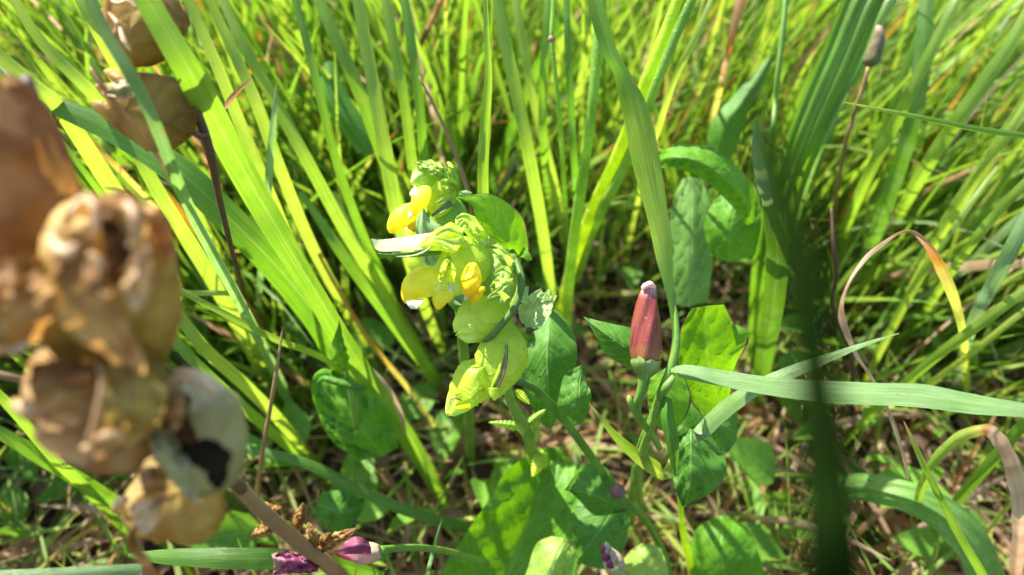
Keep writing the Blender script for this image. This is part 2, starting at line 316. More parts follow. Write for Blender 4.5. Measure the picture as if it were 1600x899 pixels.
def leaf(left, mid, right, n=22, m=9, bulge=0.0, teeth=0, ta=0.0, quilt=0.0, nv=7, seed=0, wave=0.0, rows=None):
    """left/mid/right: rows x, y, depth; all run from base to tip"""
    l, c, r = cr(left, n), cr(mid, n), cr(right, n); v = np.linspace(0, 1, n)
    if teeth:
        # sharpened saw along both edges
        tt = np.abs(((v*teeth) % 1)-0.35)
        k = (1-ta*2*tt)[:, None]
        l = c+(l-c)*k; r = c+(r-c)*k
    u = np.linspace(-1, 1, m)
    q = np.abs(u)
    A = np.where(u[None, :, None] < 0, l[:, None], r[:, None]); W = c[:, None]*(1-q)[None, :, None]+A*q[None, :, None]
    W = W.copy(); D = -bulge*np.sin(np.pi*q*0.5)**2
    W[:, :, 2] += D[None, :]*np.sin(np.pi*np.clip(v, 0.03, 1))[:, None]
    if quilt: W[:, :, 2] += quilt*np.cos(2*np.pi*nv*(v[:, None]-0.34*q[None, :]**1.3))*np.sin(np.pi*q)[None]
    if wave: W[:, :, 2] += wave*smoothnoise(u[None, :]*1.5+0*v[:, None], v[:, None]*4, seed)*(0.3+q[None])
    G = P(W[..., 0], W[..., 1], W[..., 2]); U = np.stack(np.broadcast_arrays(u[None], v[:, None]), -1)
    mb = MB(); mb.grid(G, U); return mb
def sweep(ctrl, flat=1.0, n=20, seg=14, ridges=0, ra=0.0, nz=0.0, seed=0, twist=0.0, capa=True, capb=True, roll=0.0):
    """tube through x, y, depth, radius px"""
    c = cr(ctrl, n); pts = P(c[:, 0], c[:, 1], c[:, 2]); r = np.maximum(c[:, 3], 0.15)*c[:, 2]/F
    T, sd, N = frames(pts); ph = np.arange(seg)/seg*2*np.pi; v = np.linspace(0, 1, n)
    sd, N = sd*math.cos(roll)+N*math.sin(roll), -sd*math.sin(roll)+N*math.cos(roll)
    rr = r[:, None]*(1+ra*np.cos(ridges*(ph[None]+twist*v[:, None]*6.283))+(nz*smoothnoise(np.cos(ph)[None]*1.6+v[:, None]*2, np.sin(ph)[None]*1.6+v[:, None]*3, seed) if nz else 0))
    G = pts[:, None]+rr[..., None]*(sd[:, None]*np.cos(ph)[None, :, None]+N[:, None]*(flat*np.sin(ph))[None, :, None])
    if capa: G = np.concatenate([np.repeat(pts[:1, None], seg, 1), G]); v = np.r_[0, v]
    if capb: G = np.concatenate([G, np.repeat(pts[-1:, None], seg, 1)]); v = np.r_[v, 1]
    U = np.stack(np.broadcast_arrays((ph/6.2832)[None], v[:, None]), -1)
    mb = MB(); mb.grid(G, U, close=True); return mb
def bladder(a, b, prof, flat=0.55, n=26, seg=28, nz=0.06, seed=0, ridges=0, ra=0.0, teeth=0, ta=0.2, bend=0.0, roll=0.0, tilt=0.0):
    """inflated husk: a, b = (x, y, depth) of base and mouth; prof rows (t, radius px) - t may run back inside the mouth"""
    A, B = P(*a), P(*b); ax = unit(B-A); L = np.linalg.norm(B-A); mid = (A+B)/2
    V = unit(mid-CAM); s_ = unit(np.cross(ax, V)); N = unit(np.cross(s_, ax))
    s_, N = s_*math.cos(roll)+N*math.sin(roll), -s_*math.sin(roll)+N*math.cos(roll)
    p = np.asarray(prof, float); k = np.linspace(0, len(p)-1, n)
    t = np.interp(k, np.arange(len(p)), p[:, 0]); r = np.interp(k, np.arange(len(p)), p[:, 1])
    # smooth the profile
    for _ in range(2):
        t[1:-1] = (t[:-2]+2*t[1:-1]+t[2:])/4; r[1:-1] = (r[:-2]+2*r[1:-1]+r[2:])/4
    r = np.maximum(r, 0.2)*(a[2]+b[2])/2/F
    ph = np.arange(seg)/seg*6.2832
    rr = r[:, None]*(1+nz*smoothnoise(np.cos(ph)[None]*1.7+t[:, None]*2, np.sin(ph)[None]*1.7+t[:, None]*2.6, seed)+ra*np.cos(ridges*ph)[None])
    q_ = smoothnoise(np.cos(ph)[None]*2.2+t[:, None]*2.5, np.sin(ph)[None]*2.2+t[:, None]*2.8, seed+40)
    rr = rr*(1+nz*0.9*(0.5-np.abs(q_)*1.6)*np.sin(np.pi*np.clip(t, 0, 1))[:, None])
    tt = t[:, None]+np.zeros(seg)[None]
    if teeth: tt = tt+np.clip((t[:, None]-0.7)/0.3, 0, 1)**2*ta*(np.cos(teeth*ph)[None]*0.5+0.5)
    tt = tt+np.clip(t[:, None]-0.6, 0, 1)*nz*0.8*smoothnoise(np.cos(ph)[None]*2, np.sin(ph)[None]*2, seed+5)
    G = A+ax*(tt*L)[..., None]+rr[..., None]*(s_*np.cos(ph)[None, :, None]+N*(flat*np.sin(ph))[None, :, None])+N*((bend*L*tt**2)[..., None])
    U = np.stack(np.broadcast_arrays((ph/6.2832)[None], t[:, None]), -1)
    mb = MB(); mb.grid(G, U, close=True); return mb

# ============================================================ SETTING
def ground():
    xs = np.concatenate([np.linspace(-6000, -90, 9)[:-1], np.linspace(-90, 90, 121), np.linspace(90, 6000, 9)[1:]])
    ys = np.concatenate([np.linspace(-6000, -20, 9)[:-1], np.linspace(-20, 150, 121), np.linspace(150, 6000, 9)[1:]])
    X, Y = np.meshgrid(xs, ys, indexing='ij')
    Z = 0.7*smoothnoise(X*0.05, Y*0.05, 3)+0.35*smoothnoise(X*0.25, Y*0.25, 4)-0.5
    mb = MB(); mb.grid(np.stack([X, Y, Z], -1), np.stack([X, Y], -1)*0.01); o = build('ground', mb, SOIL, base=np.zeros(3)); o['kind'] = 'structure'
ground()

# ---- procedural blades: returns grids (N, n, 3 columns, 3)
def gen_blades(root, L, az, th0, kap, wid, ori, n=9, fold=0.3):
    N = len(L); t = np.linspace(0, 1, n)
    th = th0[:, None]+kap[:, None]*t[None]**1.6
    dz = np.cos(th)*L[:, None]/(n-1); dh = np.sin(th)*L[:, None]/(n-1)
    z = np.concatenate([np.zeros((N, 1)), np.cumsum(dz[:, :-1], 1)], 1); h = np.concatenate([np.zeros((N, 1)), np.cumsum(dh[:, :-1], 1)], 1)
    hx, hy = np.cos(az), np.sin(az)
    pts = np.stack([root[:, 0, None]+h*hx[:, None], root[:, 1, None]+h*hy[:, None], root[:, 2, None]+z], -1)
    T = unit(np.gradient(pts, axis=1))
    o2 = ori[:, None]+0.9*t[None]*np.sign(np.sin(ori*7))[:, None]
    ref = np.stack([np.cos(o2), np.sin(o2), 0*o2], -1)
    sd = unit(np.cross(T, np.cross(ref, T))); nr = np.cross(sd, T)
    w_ = wid[:, None]*np.clip(np.minimum(0.55+t*1.6, (1-t)*2.6), 0.03, 1)[None]
    u = np.array([-1, 0, 1.])
    G = pts[:, :, None]+sd[:, :, None]*(u[None, None, :, None]*w_[..., None, None]/2)+nr[:, :, None]*((np.abs(u)*fold)[None, None, :, None]*w_[..., None, None]/2)
    return pts, G
def many(G, tint, name_uvscale=1.0):
    N, n, m = G.shape[:3]; mb = MB()
    t = np.linspace(0, 1, n); u = np.linspace(-1, 1, m)
    idx = (np.arange(N)*n*m)[:, None, None]+(np.arange(n-1)*m)[None, :, None]+np.arange(m-1)[None, None]
    idx = idx.ravel(); mb.f.append(np.stack([idx, idx+1, idx+m+1, idx+m], 1))
    mb.v.append(G.reshape(-1, 3)); U = np.stack(np.broadcast_arrays(u[None, None, :], (t*6)[None, :, None]+rng.random(N)[:, None, None]*40), -1)
    mb.uv.append(U.reshape(-1, 2)); mb.t.append(np.broadcast_to(tint[..., None], (N, n, m)).reshape(-1).copy()); mb.n = N*n*m
    return mb

def zone_blades(N, xr, yr, Lr, wr, lean, seed, dmin, tints):
    r = np.random.default_rng(seed)
    root = np.stack([r.uniform(*xr, N), r.uniform(*yr, N), np.full(N, -0.8)], -1)
    clump = smoothnoise(root[:, 0]*0.12, root[:, 1]*0.12, seed)
    keep = clump > r.uniform(-1.6, 0.9, N); root = root[keep]; N = len(root)
    L = r.uniform(*Lr, N)*(0.75+0.4*r.random(N)); wid = r.uniform(*wr, N)
    out = np.clip(root[:, 0]/30, -1, 1)
    ax = out*lean+r.normal(0, 0.28, N); ay = -0.12+r.normal(0, 0.25, N)
    az = np.arctan2(ay, ax); th0 = np.clip(np.hypot(ax, ay), 0, 0.9)
    kap = r.gamma(1.3, 0.28, N); ori = r.uniform(0, 3.14, N)
    pts, G = gen_blades(root, L, az, th0, kap, wid, ori)
    x, y, d = proj(pts)
    inf = (x > -120) & (x < 1720) & (y > -120) & (y < 1000) & (d > 0)
    dm = dmin(x, y)
    bad = ((inf & (d < dm)) | ((d < 6) & (d > -4) & (np.abs(pts[..., 0]) < 8))).any(1)
    # stay out of the low bare patch in the foreground unless short
    vis = (((x > 0) & (x < 1600) & (y > 0) & (y < 899)).sum(1))*wid/np.maximum(d.mean(1), 5)*L
    k = ~bad
    ti = r.choice(len(tints), N, p=[q[1] for q in tints]); base_t = np.array([q[0] for q in tints])[ti]+r.normal(0, 0.04, N)
    t = np.linspace(0, 1, G.shape[1])
    tint = np.clip(base_t[:, None]-0.10*np.clip(0.35-t, 0, 1)[None]/0.35*(base_t > .4)[:, None], 0, 1)
    dry = r.random(N) < 0.12; tint = np.where(dry[:, None] & (t > 0.8)[None], 0.15, tint)
    mx = pts[np.arange(N), G.shape[1]//2, 0]
    return G[k], tint[k], vis[k], base_t[k], mx[k], root[k]
def dm_grass(x, y):                           # how near free grass may come to the lens, by part of the view
    base = np.where(y > 620, 31.0, 25.5)
    base = np.where((x > 560) & (x < 1250) & (y > 430), 40.0, base)
    base = np.where((x > 600) & (x < 1080) & (y > 250) & (y <= 430), 30.0, base)
    return base
TINT_L = [(0.52, 0.24), (0.62, 0.40), (0.74, 0.24), (0.97, 0.05), (0.24, 0.03), (0.05, 0.04)]
TINT_F = [(0.52, 0.26), (0.62, 0.36), (0.72, 0.22), (0.03, 0.07), (0.10, 0.03), (0.30, 0.06)]
sets = [
    zone_blades(3000, (-40, 0), (22, 46), (10, 24), (0.08, 0.24), 0.5, 61, lambda x, y: dm_grass(x, y)-3.0, TINT_F),
    zone_blades(1800, (2, 44), (24, 56), (10, 24), (0.08, 0.24), 0.6, 62, lambda x, y: dm_grass(x, y)-2.0, TINT_F),
    zone_blades(6500, (-62, 62), (30, 130), (12, 24), (0.15, 0.42), 0.42, 21, dm_grass, TINT_L),
    zone_blades(3600, (-40, 40), (14, 70), (5, 12), (0.10, 0.26), 0.30, 22, dm_grass, TINT_L),
    zone_blades(4000, (-42, -1), (24, 48), (13, 26), (0.16, 0.42), 0.55, 23, dm_grass, TINT_L),
    zone_blades(2000, (7, 48), (26, 56), (13, 24), (0.16, 0.42), 0.75, 24, dm_grass, TINT_L),
    zone_blades(4000, (-34, 40), (34, 80), (8, 20), (0.07, 0.2), 0.35, 63, dm_grass, TINT_F),
    zone_blades(4500, (-150, 150), (-60, 220), (8, 20), (0.25, 0.55), 0.2, 25, lambda x, y: np.full_like(x, 52.0), TINT_L),
]
G = np.concatenate([s_[0] for s_ in sets]); TI = np.concatenate([s_[1] for s_ in sets]); VI = np.concatenate([s_[2] for s_ in sets])
BT = np.concatenate([s_[3] for s_ in sets]); MX = np.concatenate([s_[4] for s_ in sets]); RO = np.concatenate([s_[5] for s_ in sets])
order = np.argsort(-VI); NIND = 200
def place_words(x, y):
    if x < 330:
        if y < 130: return 'at the top left corner' if x < 150 else 'above the upper small husks'
        if y < 250: return 'left of the lower small husk' if x < 170 else 'just under the small husks'
        if y < 400: return 'behind the topmost big husk' if x < 150 else 'below the dark husk stalk'
        return 'behind the middle big husks' if y < 560 else 'below the big brown husks'
    if x < 620:
        if y < 150: return 'above and left of the upper yellow flower'
        return 'left of the upper yellow flower' if y < 300 else 'between big husks and yellow flowers'
    if x < 930: return 'right behind the yellow flowers' if y > 200 else 'above the yellow flowers'
    if x < 1190: return 'above the red bud' if y < 430 else 'below the red bud'
    if x < 1400: return 'under the brown plantain head' if y < 330 else ('beside the golden arched blade' if y < 560 else 'below the long level leaf')
    return 'at the upper right edge' if y < 300 else ('right of the golden arched blade' if y < 560 else 'at the lower right edge')
for i in order[:NIND]:
    x_, y_, d_ = proj(G[i, :, 1]); ok = (x_ > 0) & (x_ < 1600) & (y_ > 0) & (y_ < 899)
    px, py = (x_[ok].mean(), y_[ok].mean()) if ok.any() else (x_.mean(), y_.mean())
    lean = x_[-1]-x_[0]; lw = 'leaning left' if lean < -110 else ('leaning right' if lean > 110 else 'nearly upright')
    wd = np.linalg.norm(G[i, 4, 2]-G[i, 4, 0]); wl = 'broad' if wd > .45 else ('narrow' if wd < .33 else 'medium wide')
    lab = 'dry straw coloured' if BT[i] < 0.35 else ('yellow green' if BT[i] < 0.54 else 'mid green' if BT[i] < 0.85 else 'bluish green')
    o = build('grass_shoot', many(G[i:i+1], TI[i:i+1]), BLADE, base=RO[i])
    full = '%s %s grass blade, %s, %s' % (wl, lab, lw, place_words(px, py))
    tag(o, full, 'grass blade', 'background grass blades: %s %s %s %s' % (wl, lab, lw, place_words(px, py)))
rest = order[NIND:]
o = build('background_grass', many(G[rest], TI[rest]), BLADE, base=np.zeros(3)); o['kind'] = 'stuff'; tag(o, 'dense green and yellow green meadow grass filling the background', 'grass')

# ---- litter: dead straw and curled leaf scraps on the soil
def litter(N, seed, Lr, wr, tl, zmax, name, label, mat=BLADE):
    r = np.random.default_rng(seed)
    root = np.stack([r.uniform(-60, 60, N), 12+90*r.random(N)**1.3, r.uniform(-0.7, zmax, N)], -1)
    L = r.uniform(*Lr, N); az = r.uniform(0, 6.28, N)
    pts, G_ = gen_blades(root, L, az, np.clip(r.normal(1.35, 0.25, N), 0.6, 1.7), r.normal(0.2, 0.5, N), r.uniform(*wr, N), r.uniform(0, 3.14, N), n=6, fold=0.5)
    x, y, d = proj(pts); k = ~((d < 24).any(1))
    ti = np.clip(r.choice(tl, N)+r.normal(0, 0.03, N), 0, 1)
    o = build(name, many(G_[k], np.repeat(ti[k][:, None], 6, 1)), mat, base=np.zeros(3)); o['kind'] = 'stuff'; tag(o, label, 'plant litter')
litter(11000, 31, (1.5, 7), (0.08, 0.32), [0.0, 0.03, 0.06, 0.10, 0.34], 1.2, 'straw_litter', 'dead straw and brown plant scraps lying on the soil between the grasses')
litter(5000, 32, (0.6, 1.8), (0.4, 0.9), [0.0, 0.02, 0.06, 0.12], 0.5, 'dead_leaf_scraps', 'pinkish brown crumpled dead leaf scraps on the ground')
litter(8000, 33, (2, 6), (0.06, 0.20), [0.45, 0.55, 0.62, 0.5], 2.8, 'creeping_grass', 'short creeping green grass shoots tangled low over the litter')

# ---- low herb leaves
def herb_leaves(N, seed):
    r = np.random.default_rng(seed); mbs = []
    n, m = 6, 5; t = np.linspace(0, 1, n); u = np.linspace(-1, 1, m)
    root = np.stack([r.uniform(-60, 60, N), 16+85*r.random(N)**1.2, r.uniform(0.2, 3.8, N)], -1)
    cl = smoothnoise(root[:, 0]*0.15, root[:, 1]*0.15, 9); kp = cl > r.uniform(-1.4, 0.8, N)
    root = root[kp]; N = len(root)
    L = r.uniform(0.9, 2.6, N); W = L*r.uniform(0.28, 0.7, N); az = r.uniform(0, 6.28, N); el = r.uniform(-0.3, 0.8, N); ro = r.normal(0, 0.5, N)
    ax = np.stack([np.cos(az)*np.cos(el), np.sin(az)*np.cos(el), np.sin(el)], -1)
    s_ = unit(np.cross(ax, np.array([0, 0, 1.]))); nr = np.cross(s_, ax)
    s2 = s_*np.cos(ro)[:, None]+nr*np.sin(ro)[:, None]; nr = np.cross(s2, ax)
    ww = np.sin(np.pi*np.clip(t, 0.02, 0.98)**0.8)
    G_ = root[:, None, None]+ax[:, None, None]*(t[None, :, None]*L[:, None, None])[..., None]+s2[:, None, None]*((ww[:, None]*u[None])[None]*W[:, None, None]/2)[..., None]\
        - nr[:, None, None]*((0.3*t[:, None]**2+0.25*np.abs(u)[None]*ww[:, None]*-1)[None]*L[:, None, None]*0.6)[..., None]
    x, y, d = proj(G_.reshape(N, -1, 3)); k = ~((d < 27).any(1)); vis = ((x > 0) & (x < 1600) & (y > 0) & (y < 899)).sum(1)*L*W/np.maximum(d.mean(1), 5)**2
    def lm(sel):
        mb = many(G_[sel], np.full((len(sel), n), 0.6)); U = np.stack(np.broadcast_arrays(u[None, None], t[None, :, None]+np.zeros((len(sel), 1, 1))), -1); mb.uv = [U.reshape(-1, 2)]; return mb
    ids = np.where(k)[0]; ids = ids[np.argsort(-vis[ids])]
    for i in ids[:90]:
        side = place_words(x[i].mean(), y[i].mean()); sz = 'large' if L[i] > 2.1 else ('small' if L[i] < 1.6 else 'middling'); tl_ = 'tilted up' if el[i] > .25 else 'lying flat'
        o = build('herb_leaf', lm(np.array([i])), LITTERG)
        tag(o, '%s oval herb leaf %s, %s' % (sz, tl_, side), 'leaf', 'low herb leaves: %s %s %s' % (sz, tl_, side))
    o = build('ground_herbs', lm(ids[90:]), LITTERG, base=np.zeros(3)); o['kind'] = 'stuff'; tag(o, 'small round green herb leaves covering the ground under the grass', 'ground cover')
herb_leaves(2600, 41)

# ============================================================ YELLOW RATTLE IN FOCUS
def stem(name, ctrl, mat, parent, **k):
    return build(name, sweep(ctrl, seg=10, n=max(12, 6*len(ctrl)), **k), mat, parent)
rattle = thing('yellow_rattle', 'yellow rattle flower head in sharp focus, two yellow hooded blooms and inflated lime green calyxes', 'flower', P(845, 780, gd(780)))
def part(name, mb, mat, parent=rattle, label=None):
    o = build(name, mb, mat, parent)
    if label: o['label'] = label
    return o
stem('stem', [(752, 372, 17.6, 6), (765, 430, 17.7, 7), (772, 500, 17.8, 8), (782, 570, 18.1, 8), (800, 630, 18.8, 8), (824, 680, 21, 9), (842, 740, 26, 9), (848, 790, gd(790)+.5, 7)], STEM, rattle)
# calyxes
c1 = part('calyx', bladder((758, 386, 16.95), (702, 434, 16.85), [(0, 3), (.05, 20), (.2, 35), (.45, 43), (.75, 39), (1, 27), (1.18, 19)], flat=.6, seed=3, nz=.05, teeth=4, ta=.25), CALYX)
c2 = part('calyx', bladder((800, 452, 17.2), (757, 406, 17.1), [(0, 3), (.05, 20), (.2, 35), (.5, 45), (.8, 38), (1, 20), (1.1, 6)], flat=.6, seed=8, nz=.08, teeth=4, ta=.3), CALYXG)
c2b = part('calyx', bladder((780, 376, 17.5), (736, 352, 17.3), [(0, 3), (.1, 14), (.35, 24), (.7, 22), (1, 11), (1.1, 3)], flat=.6, seed=14, nz=.1, teeth=4, ta=.4), CALYX)
c3 = part('calyx', bladder((794, 470, 17.3), (730, 512, 17.0), [(0, 3), (.06, 22), (.25, 40), (.5, 45), (.8, 36), (1, 20), (1.08, 4)], flat=.55, seed=5, nz=.09, seg=36, teeth=4, ta=.2), CALYX)
c4 = part('calyx', bladder((796, 502, 16.9), (772, 618, 16.8), [(0, 3), (.05, 13), (.25, 33), (.48, 42), (.72, 36), (.9, 18), (1.0, 9), (1.03, 2)], flat=.55, seed=11, nz=.09, seg=40, n=36), CALYX)
c5 = part('calyx', bladder((768, 564, 17.3), (716, 630, 17.1), [(0, 4), (.1, 20), (.35, 32), (.65, 31), (.9, 20), (1.0, 10), (1.06, 2)], flat=.6, seed=17, nz=.15, seg=36, n=34, teeth=4, ta=.25), CALYX)
# the slit in the lower calyx, its shade drawn as a dark strip
part('calyx_slit', ribbon([(791, 536, 16.58, 1), (787, 560, 16.55, 6), (780, 585, 16.58, 9), (773, 603, 16.62, 5), (770, 612, 16.72, 2)], n=16, m=3), STEMD, c4, 'dark strip for the shaded slit')
part('slit_lip', sweep([(792, 538, 16.6, .8), (785, 560, 16.54, 1.4), (777, 585, 16.54, 1.8), (769, 602, 16.6, 1.4), (768, 612, 16.68, 1)], n=14, seg=8), CALYX, c4)
part('slit_lip', sweep([(793, 540, 16.6, .8), (792, 562, 16.54, 1.3), (786, 588, 16.55, 1.6), (777, 607, 16.6, 1.4), (769, 613, 16.68, 1)], n=14, seg=8), PLUM, c4)
part('calyx_tip', sweep([(772, 606, 16.6, 9), (772, 618, 16.6, 7), (773, 626, 16.6, 1.5)], flat=.6, n=10), CALYX, c4)
part('calyx_fold', leaf([(768, 562, 17.0), (733, 575, 16.7), (713, 612, 16.8), (712, 632, 17)], [(768, 566, 16.7), (742, 586, 16.5), (724, 615, 16.6), (716, 634, 17)], [(770, 578, 17), (752, 604, 16.6), (730, 628, 16.6), (720, 636, 17)], n=14, m=7, bulge=.05), CALYX, c5)
part('calyx_tooth', leaf([(738, 612, 16.7), (724, 620, 16.5), (712, 632, 16.7), (709, 636, 17)], [(742, 620, 16.6), (728, 628, 16.5), (714, 635, 16.7), (710, 637, 17)], [(748, 634, 16.7), (732, 637, 16.6), (718, 639, 16.8), (712, 638, 17)], n=10, m=5), CALYX, c5)
part('style', sweep([(721, 626, 16.5, .8), (712, 623, 16.4, .8), (704, 625, 16.4, .8), (703, 632, 16.4, .6)], n=12, seg=6), PLUM, c5)
# wavy teeth of the second calyx and its bract
def tooth(pts, r, mat=BRACT, par=rattle, name='bract_tooth', flat=.6):
    k = len(pts); return part(name, ribbon([(x, y, d+.12, 2*r*s_) for (x, y, d), s_ in zip(pts, np.linspace(1, .3, k))], n=14, m=7, fold=.5, curl=.9), mat, par)
bract = part('bract', leaf([(812, 440, 17.1), (798, 418, 16.8), (782, 424, 16.7), (766, 446, 16.75)], [(812, 452, 17.0), (798, 444, 16.6), (780, 448, 16.55), (764, 458, 16.7)], [(808, 486, 17.2), (794, 482, 16.75), (776, 474, 16.6), (760, 470, 16.7)], n=24, m=11, quilt=.035, nv=5, wave=.05, teeth=5, ta=.12), BRACT)
tooth([(799, 412, 16.6), (790, 403, 16.2), (779, 400, 16.1), (777, 404, 16.1)], 6, BRACT, bract)
tooth([(800, 424, 16.5), (788, 420, 16.15), (778, 424, 16.1), (772, 430, 16.1)], 6, BRACT, bract)
tooth([(802, 440, 16.5), (790, 444, 16.1), (782, 452, 16.0), (770, 458, 16.1)], 6, BRACT, bract)
tooth([(792, 468, 16.4), (780, 458, 16.1), (768, 462, 16.0), (762, 468, 16.1)], 6, BRACT, bract)
# upper bracts, curling round the topmost buds
ub = part('bract', bladder((722, 366, 16.7), (678, 378, 16.4), [(0, 5), (.1, 17), (.4, 24), (.75, 20), (1, 10), (1.15, 5), (1.3, 1)], flat=.8, seed=22, nz=.16, ridges=5, ra=.06, teeth=4, ta=.3), CALYX)
tooth([(724, 362, 16.3), (706, 358, 16.0), (690, 362, 16.0), (680, 368, 16.2)], 6, BRACT, ub)
tooth([(722, 376, 16.1), (706, 378, 15.9), (690, 376, 15.9), (676, 374, 16.1)], 6, BRACT, ub)
tooth([(716, 390, 16.2), (702, 386, 16.0), (688, 384, 16.0)], 6, CALYX, ub)
tooth([(752, 362, 17.0), (742, 348, 16.8), (730, 338, 16.7), (716, 340, 16.7), (714, 344, 16.7)], 6.5)
tooth([(748, 366, 16.9), (736, 352, 16.6), (726, 348, 16.5), (719, 356, 16.5), (724, 362, 16.5)], 6)
tooth([(750, 374, 16.8), (736, 362, 16.5), (722, 344, 16.6), (714, 356, 16.6), (716, 368, 16.6)], 3.5)
tooth([(758, 372, 17.0), (750, 384, 16.7), (742, 388, 16.6), (736, 380, 16.6)], 8, CALYX)
tooth([(770, 382, 17.0), (778, 392, 16.7), (792, 404, 16.6), (801, 418, 16.8)], 6)
tooth([(761, 372, 16.9), (772, 380, 16.8), (786, 388, 16.7), (797, 400, 16.7)], 5)
# blooms
big = part('corolla', sweep([(708, 426, 17.0, 14), (700, 432, 17.0, 22), (682, 438, 16.9, 23), (662, 441, 16.8, 25), (648, 449, 16.8, 22), (640, 460, 16.8, 15), (637, 469, 16.8, 9), (637, 475, 16.8, 4)], flat=.8, n=30, seg=24, nz=.02), YELL)
part('lower_lip', sweep([(704, 444, 16.9, 12), (696, 456, 16.8, 15), (689, 466, 16.8, 14), (686, 476, 16.8, 9), (685, 484, 16.8, 3)], flat=.5, n=16, seg=16, nz=.05), YELL, big)
part('petal_tooth', leaf([(634, 468, 16.6), (637, 477, 16.5), (642, 483, 16.5)], [(645, 469, 16.5), (647, 476, 16.5), (650, 483, 16.5)], [(662, 466, 16.6), (660, 472, 16.5), (651, 484, 16.5)], n=8, m=7, bulge=.06), WHITE, big, 'white tooth at the tip of the hood')
part('petal_frill', leaf([(700, 398, 16.6), (690, 412, 16.4), (686, 428, 16.4), (682, 440, 16.5)], [(704, 404, 16.4), (702, 418, 16.4), (697, 430, 16.4), (690, 440, 16.5)], [(712, 414, 16.4), (712, 428, 16.2), (710, 438, 16.2), (707, 452, 16.4)], n=16, m=9, wave=.1, bulge=.1), CALYX, big)
part('petal_frill', leaf([(700, 398, 16.5), (691, 412, 16.3), (687, 424, 16.2), (686, 434, 16.3)], [(702, 400, 16.4), (694, 414, 16.2), (691, 426, 16.1), (688, 434, 16.2)], [(706, 404, 16.4), (698, 416, 16.2), (696, 424, 16.1), (692, 432, 16.2)], n=12, m=5, wave=.1), CALYX, big, 'pale frill at the mouth of the calyx')
part('petal_frill', leaf([(706, 436, 16.4), (703, 444, 16.3), (702, 454, 16.3)], [(709, 438, 16.4), (707, 446, 16.3), (704, 456, 16.3)], [(712, 440, 16.4), (710, 448, 16.3), (705, 458, 16.3)], n=8, m=5), WHITE, big)
sm = part('corolla', sweep([(737, 412, 16.8, 5), (738, 420, 16.5, 11), (737, 432, 16.4, 15.5), (735, 445, 16.3, 15), (732, 456, 16.3, 10), (728, 463, 16.3, 5)], flat=.9, n=22, seg=20, nz=.03), ORAN)
part('lower_lip', sweep([(746, 448, 16.5, 9), (744, 458, 16.4, 11), (741, 467, 16.4, 7), (739, 474, 16.4, 3)], flat=.6, n=12, seg=12, nz=.15, seed=4), ORAN, sm)
part('petal_tooth', sweep([(727, 458, 16.35, 2), (729, 463, 16.3, 3.8), (727, 469, 16.3, 2)], n=10, seg=10), WHITE, sm, 'pale tooth under the orange hood')
part('lip_lobe', sweep([(748, 456, 16.3, 4), (754, 452, 16.2, 4.2), (757, 449, 16.2, 2)], n=8, seg=8), ORAN, sm)
# toothed bract on the right
rb_ = part('bract', leaf([(812, 500, 17.3), (822, 512, 16.9), (840, 514, 16.8), (856, 500, 16.8), (864, 482, 16.9)], [(810, 490, 17.4), (824, 488, 17.1), (838, 482, 17.0), (850, 474, 17.0), (862, 466, 17.1)], [(809, 478, 17.5), (817, 472, 17.4), (830, 466, 17.3), (846, 462, 17.3), (860, 456, 17.3)], n=26, m=13, quilt=.04, nv=5, wave=.04, teeth=6, ta=.12), BRACTP, label='curled toothed bract on the right')
for a_, b_, r_ in (((818, 474), (824, 448), 6.5), ((828, 470), (846, 453), 6.5), ((842, 466), (852, 459), 6), ((854, 470), (857, 452), 5), ((860, 474), (869, 461), 4.5)):
    tooth([(a_[0], a_[1], 16.95), ((a_[0]+b_[0])/2-1, (a_[1]+b_[1])/2, 16.85), (b_[0], b_[1], 16.9)], r_*1.25, BRACTP, rb_, flat=.5)
tooth([(808, 488, 17.4), (800, 489, 17.2), (794, 492, 17.2)], 3, PLUM, rattle, 'petiole')

# crenate leaves lower on its stem
def toothed(parent, a, b, w_, d0, d1, mat=BRACT, name='leaf'):
    ax = np.array([b[0]-a[0], b[1]-a[1]], float); L = np.linalg.norm(ax); ax /= L; s_ = np.array([-ax[1], ax[0]])
    t = np.linspace(0, 1, 5); ww = w_/2*np.array([.5, 1, .9, .65, .1])
    mid = [(a[0]+ax[0]*L*q, a[1]+ax[1]*L*q, d0+(d1-d0)*q) for q in t]
    l = [(m_[0]+s_[0]*x_, m_[1]+s_[1]*x_, m_[2]+.12) for m_, x_ in zip(mid, ww)]; r_ = [(m_[0]-s_[0]*x_, m_[1]-s_[1]*x_, m_[2]+.12) for m_, x_ in zip(mid, ww)]
    return part(name, leaf(l, mid, r_, n=30, m=7, teeth=9, ta=.25, quilt=.04, nv=9), mat, parent)
toothed(rattle, (826, 668), (764, 660), 17, 20.5, 20.2, CALYXG); toothed(rattle, (824, 664), (852, 640), 16, 20.3, 20.0, CALYXG)
toothed(rattle, (836, 690), (842, 652), 14, 21, 20.5, BRACT); toothed(rattle, (850, 705), (832, 745), 26, 22.5, 22.3, CALYX)
toothed(rattle, (806, 610), (828, 632), 15, 18.6, 18.4, CALYX); toothed(rattle, (818, 680), (798, 640), 12, 19.6, 19.2, BRACT)
toothed(rattle, (862, 720), (866, 745), 12, 22.5, 22.3, CALYXG)

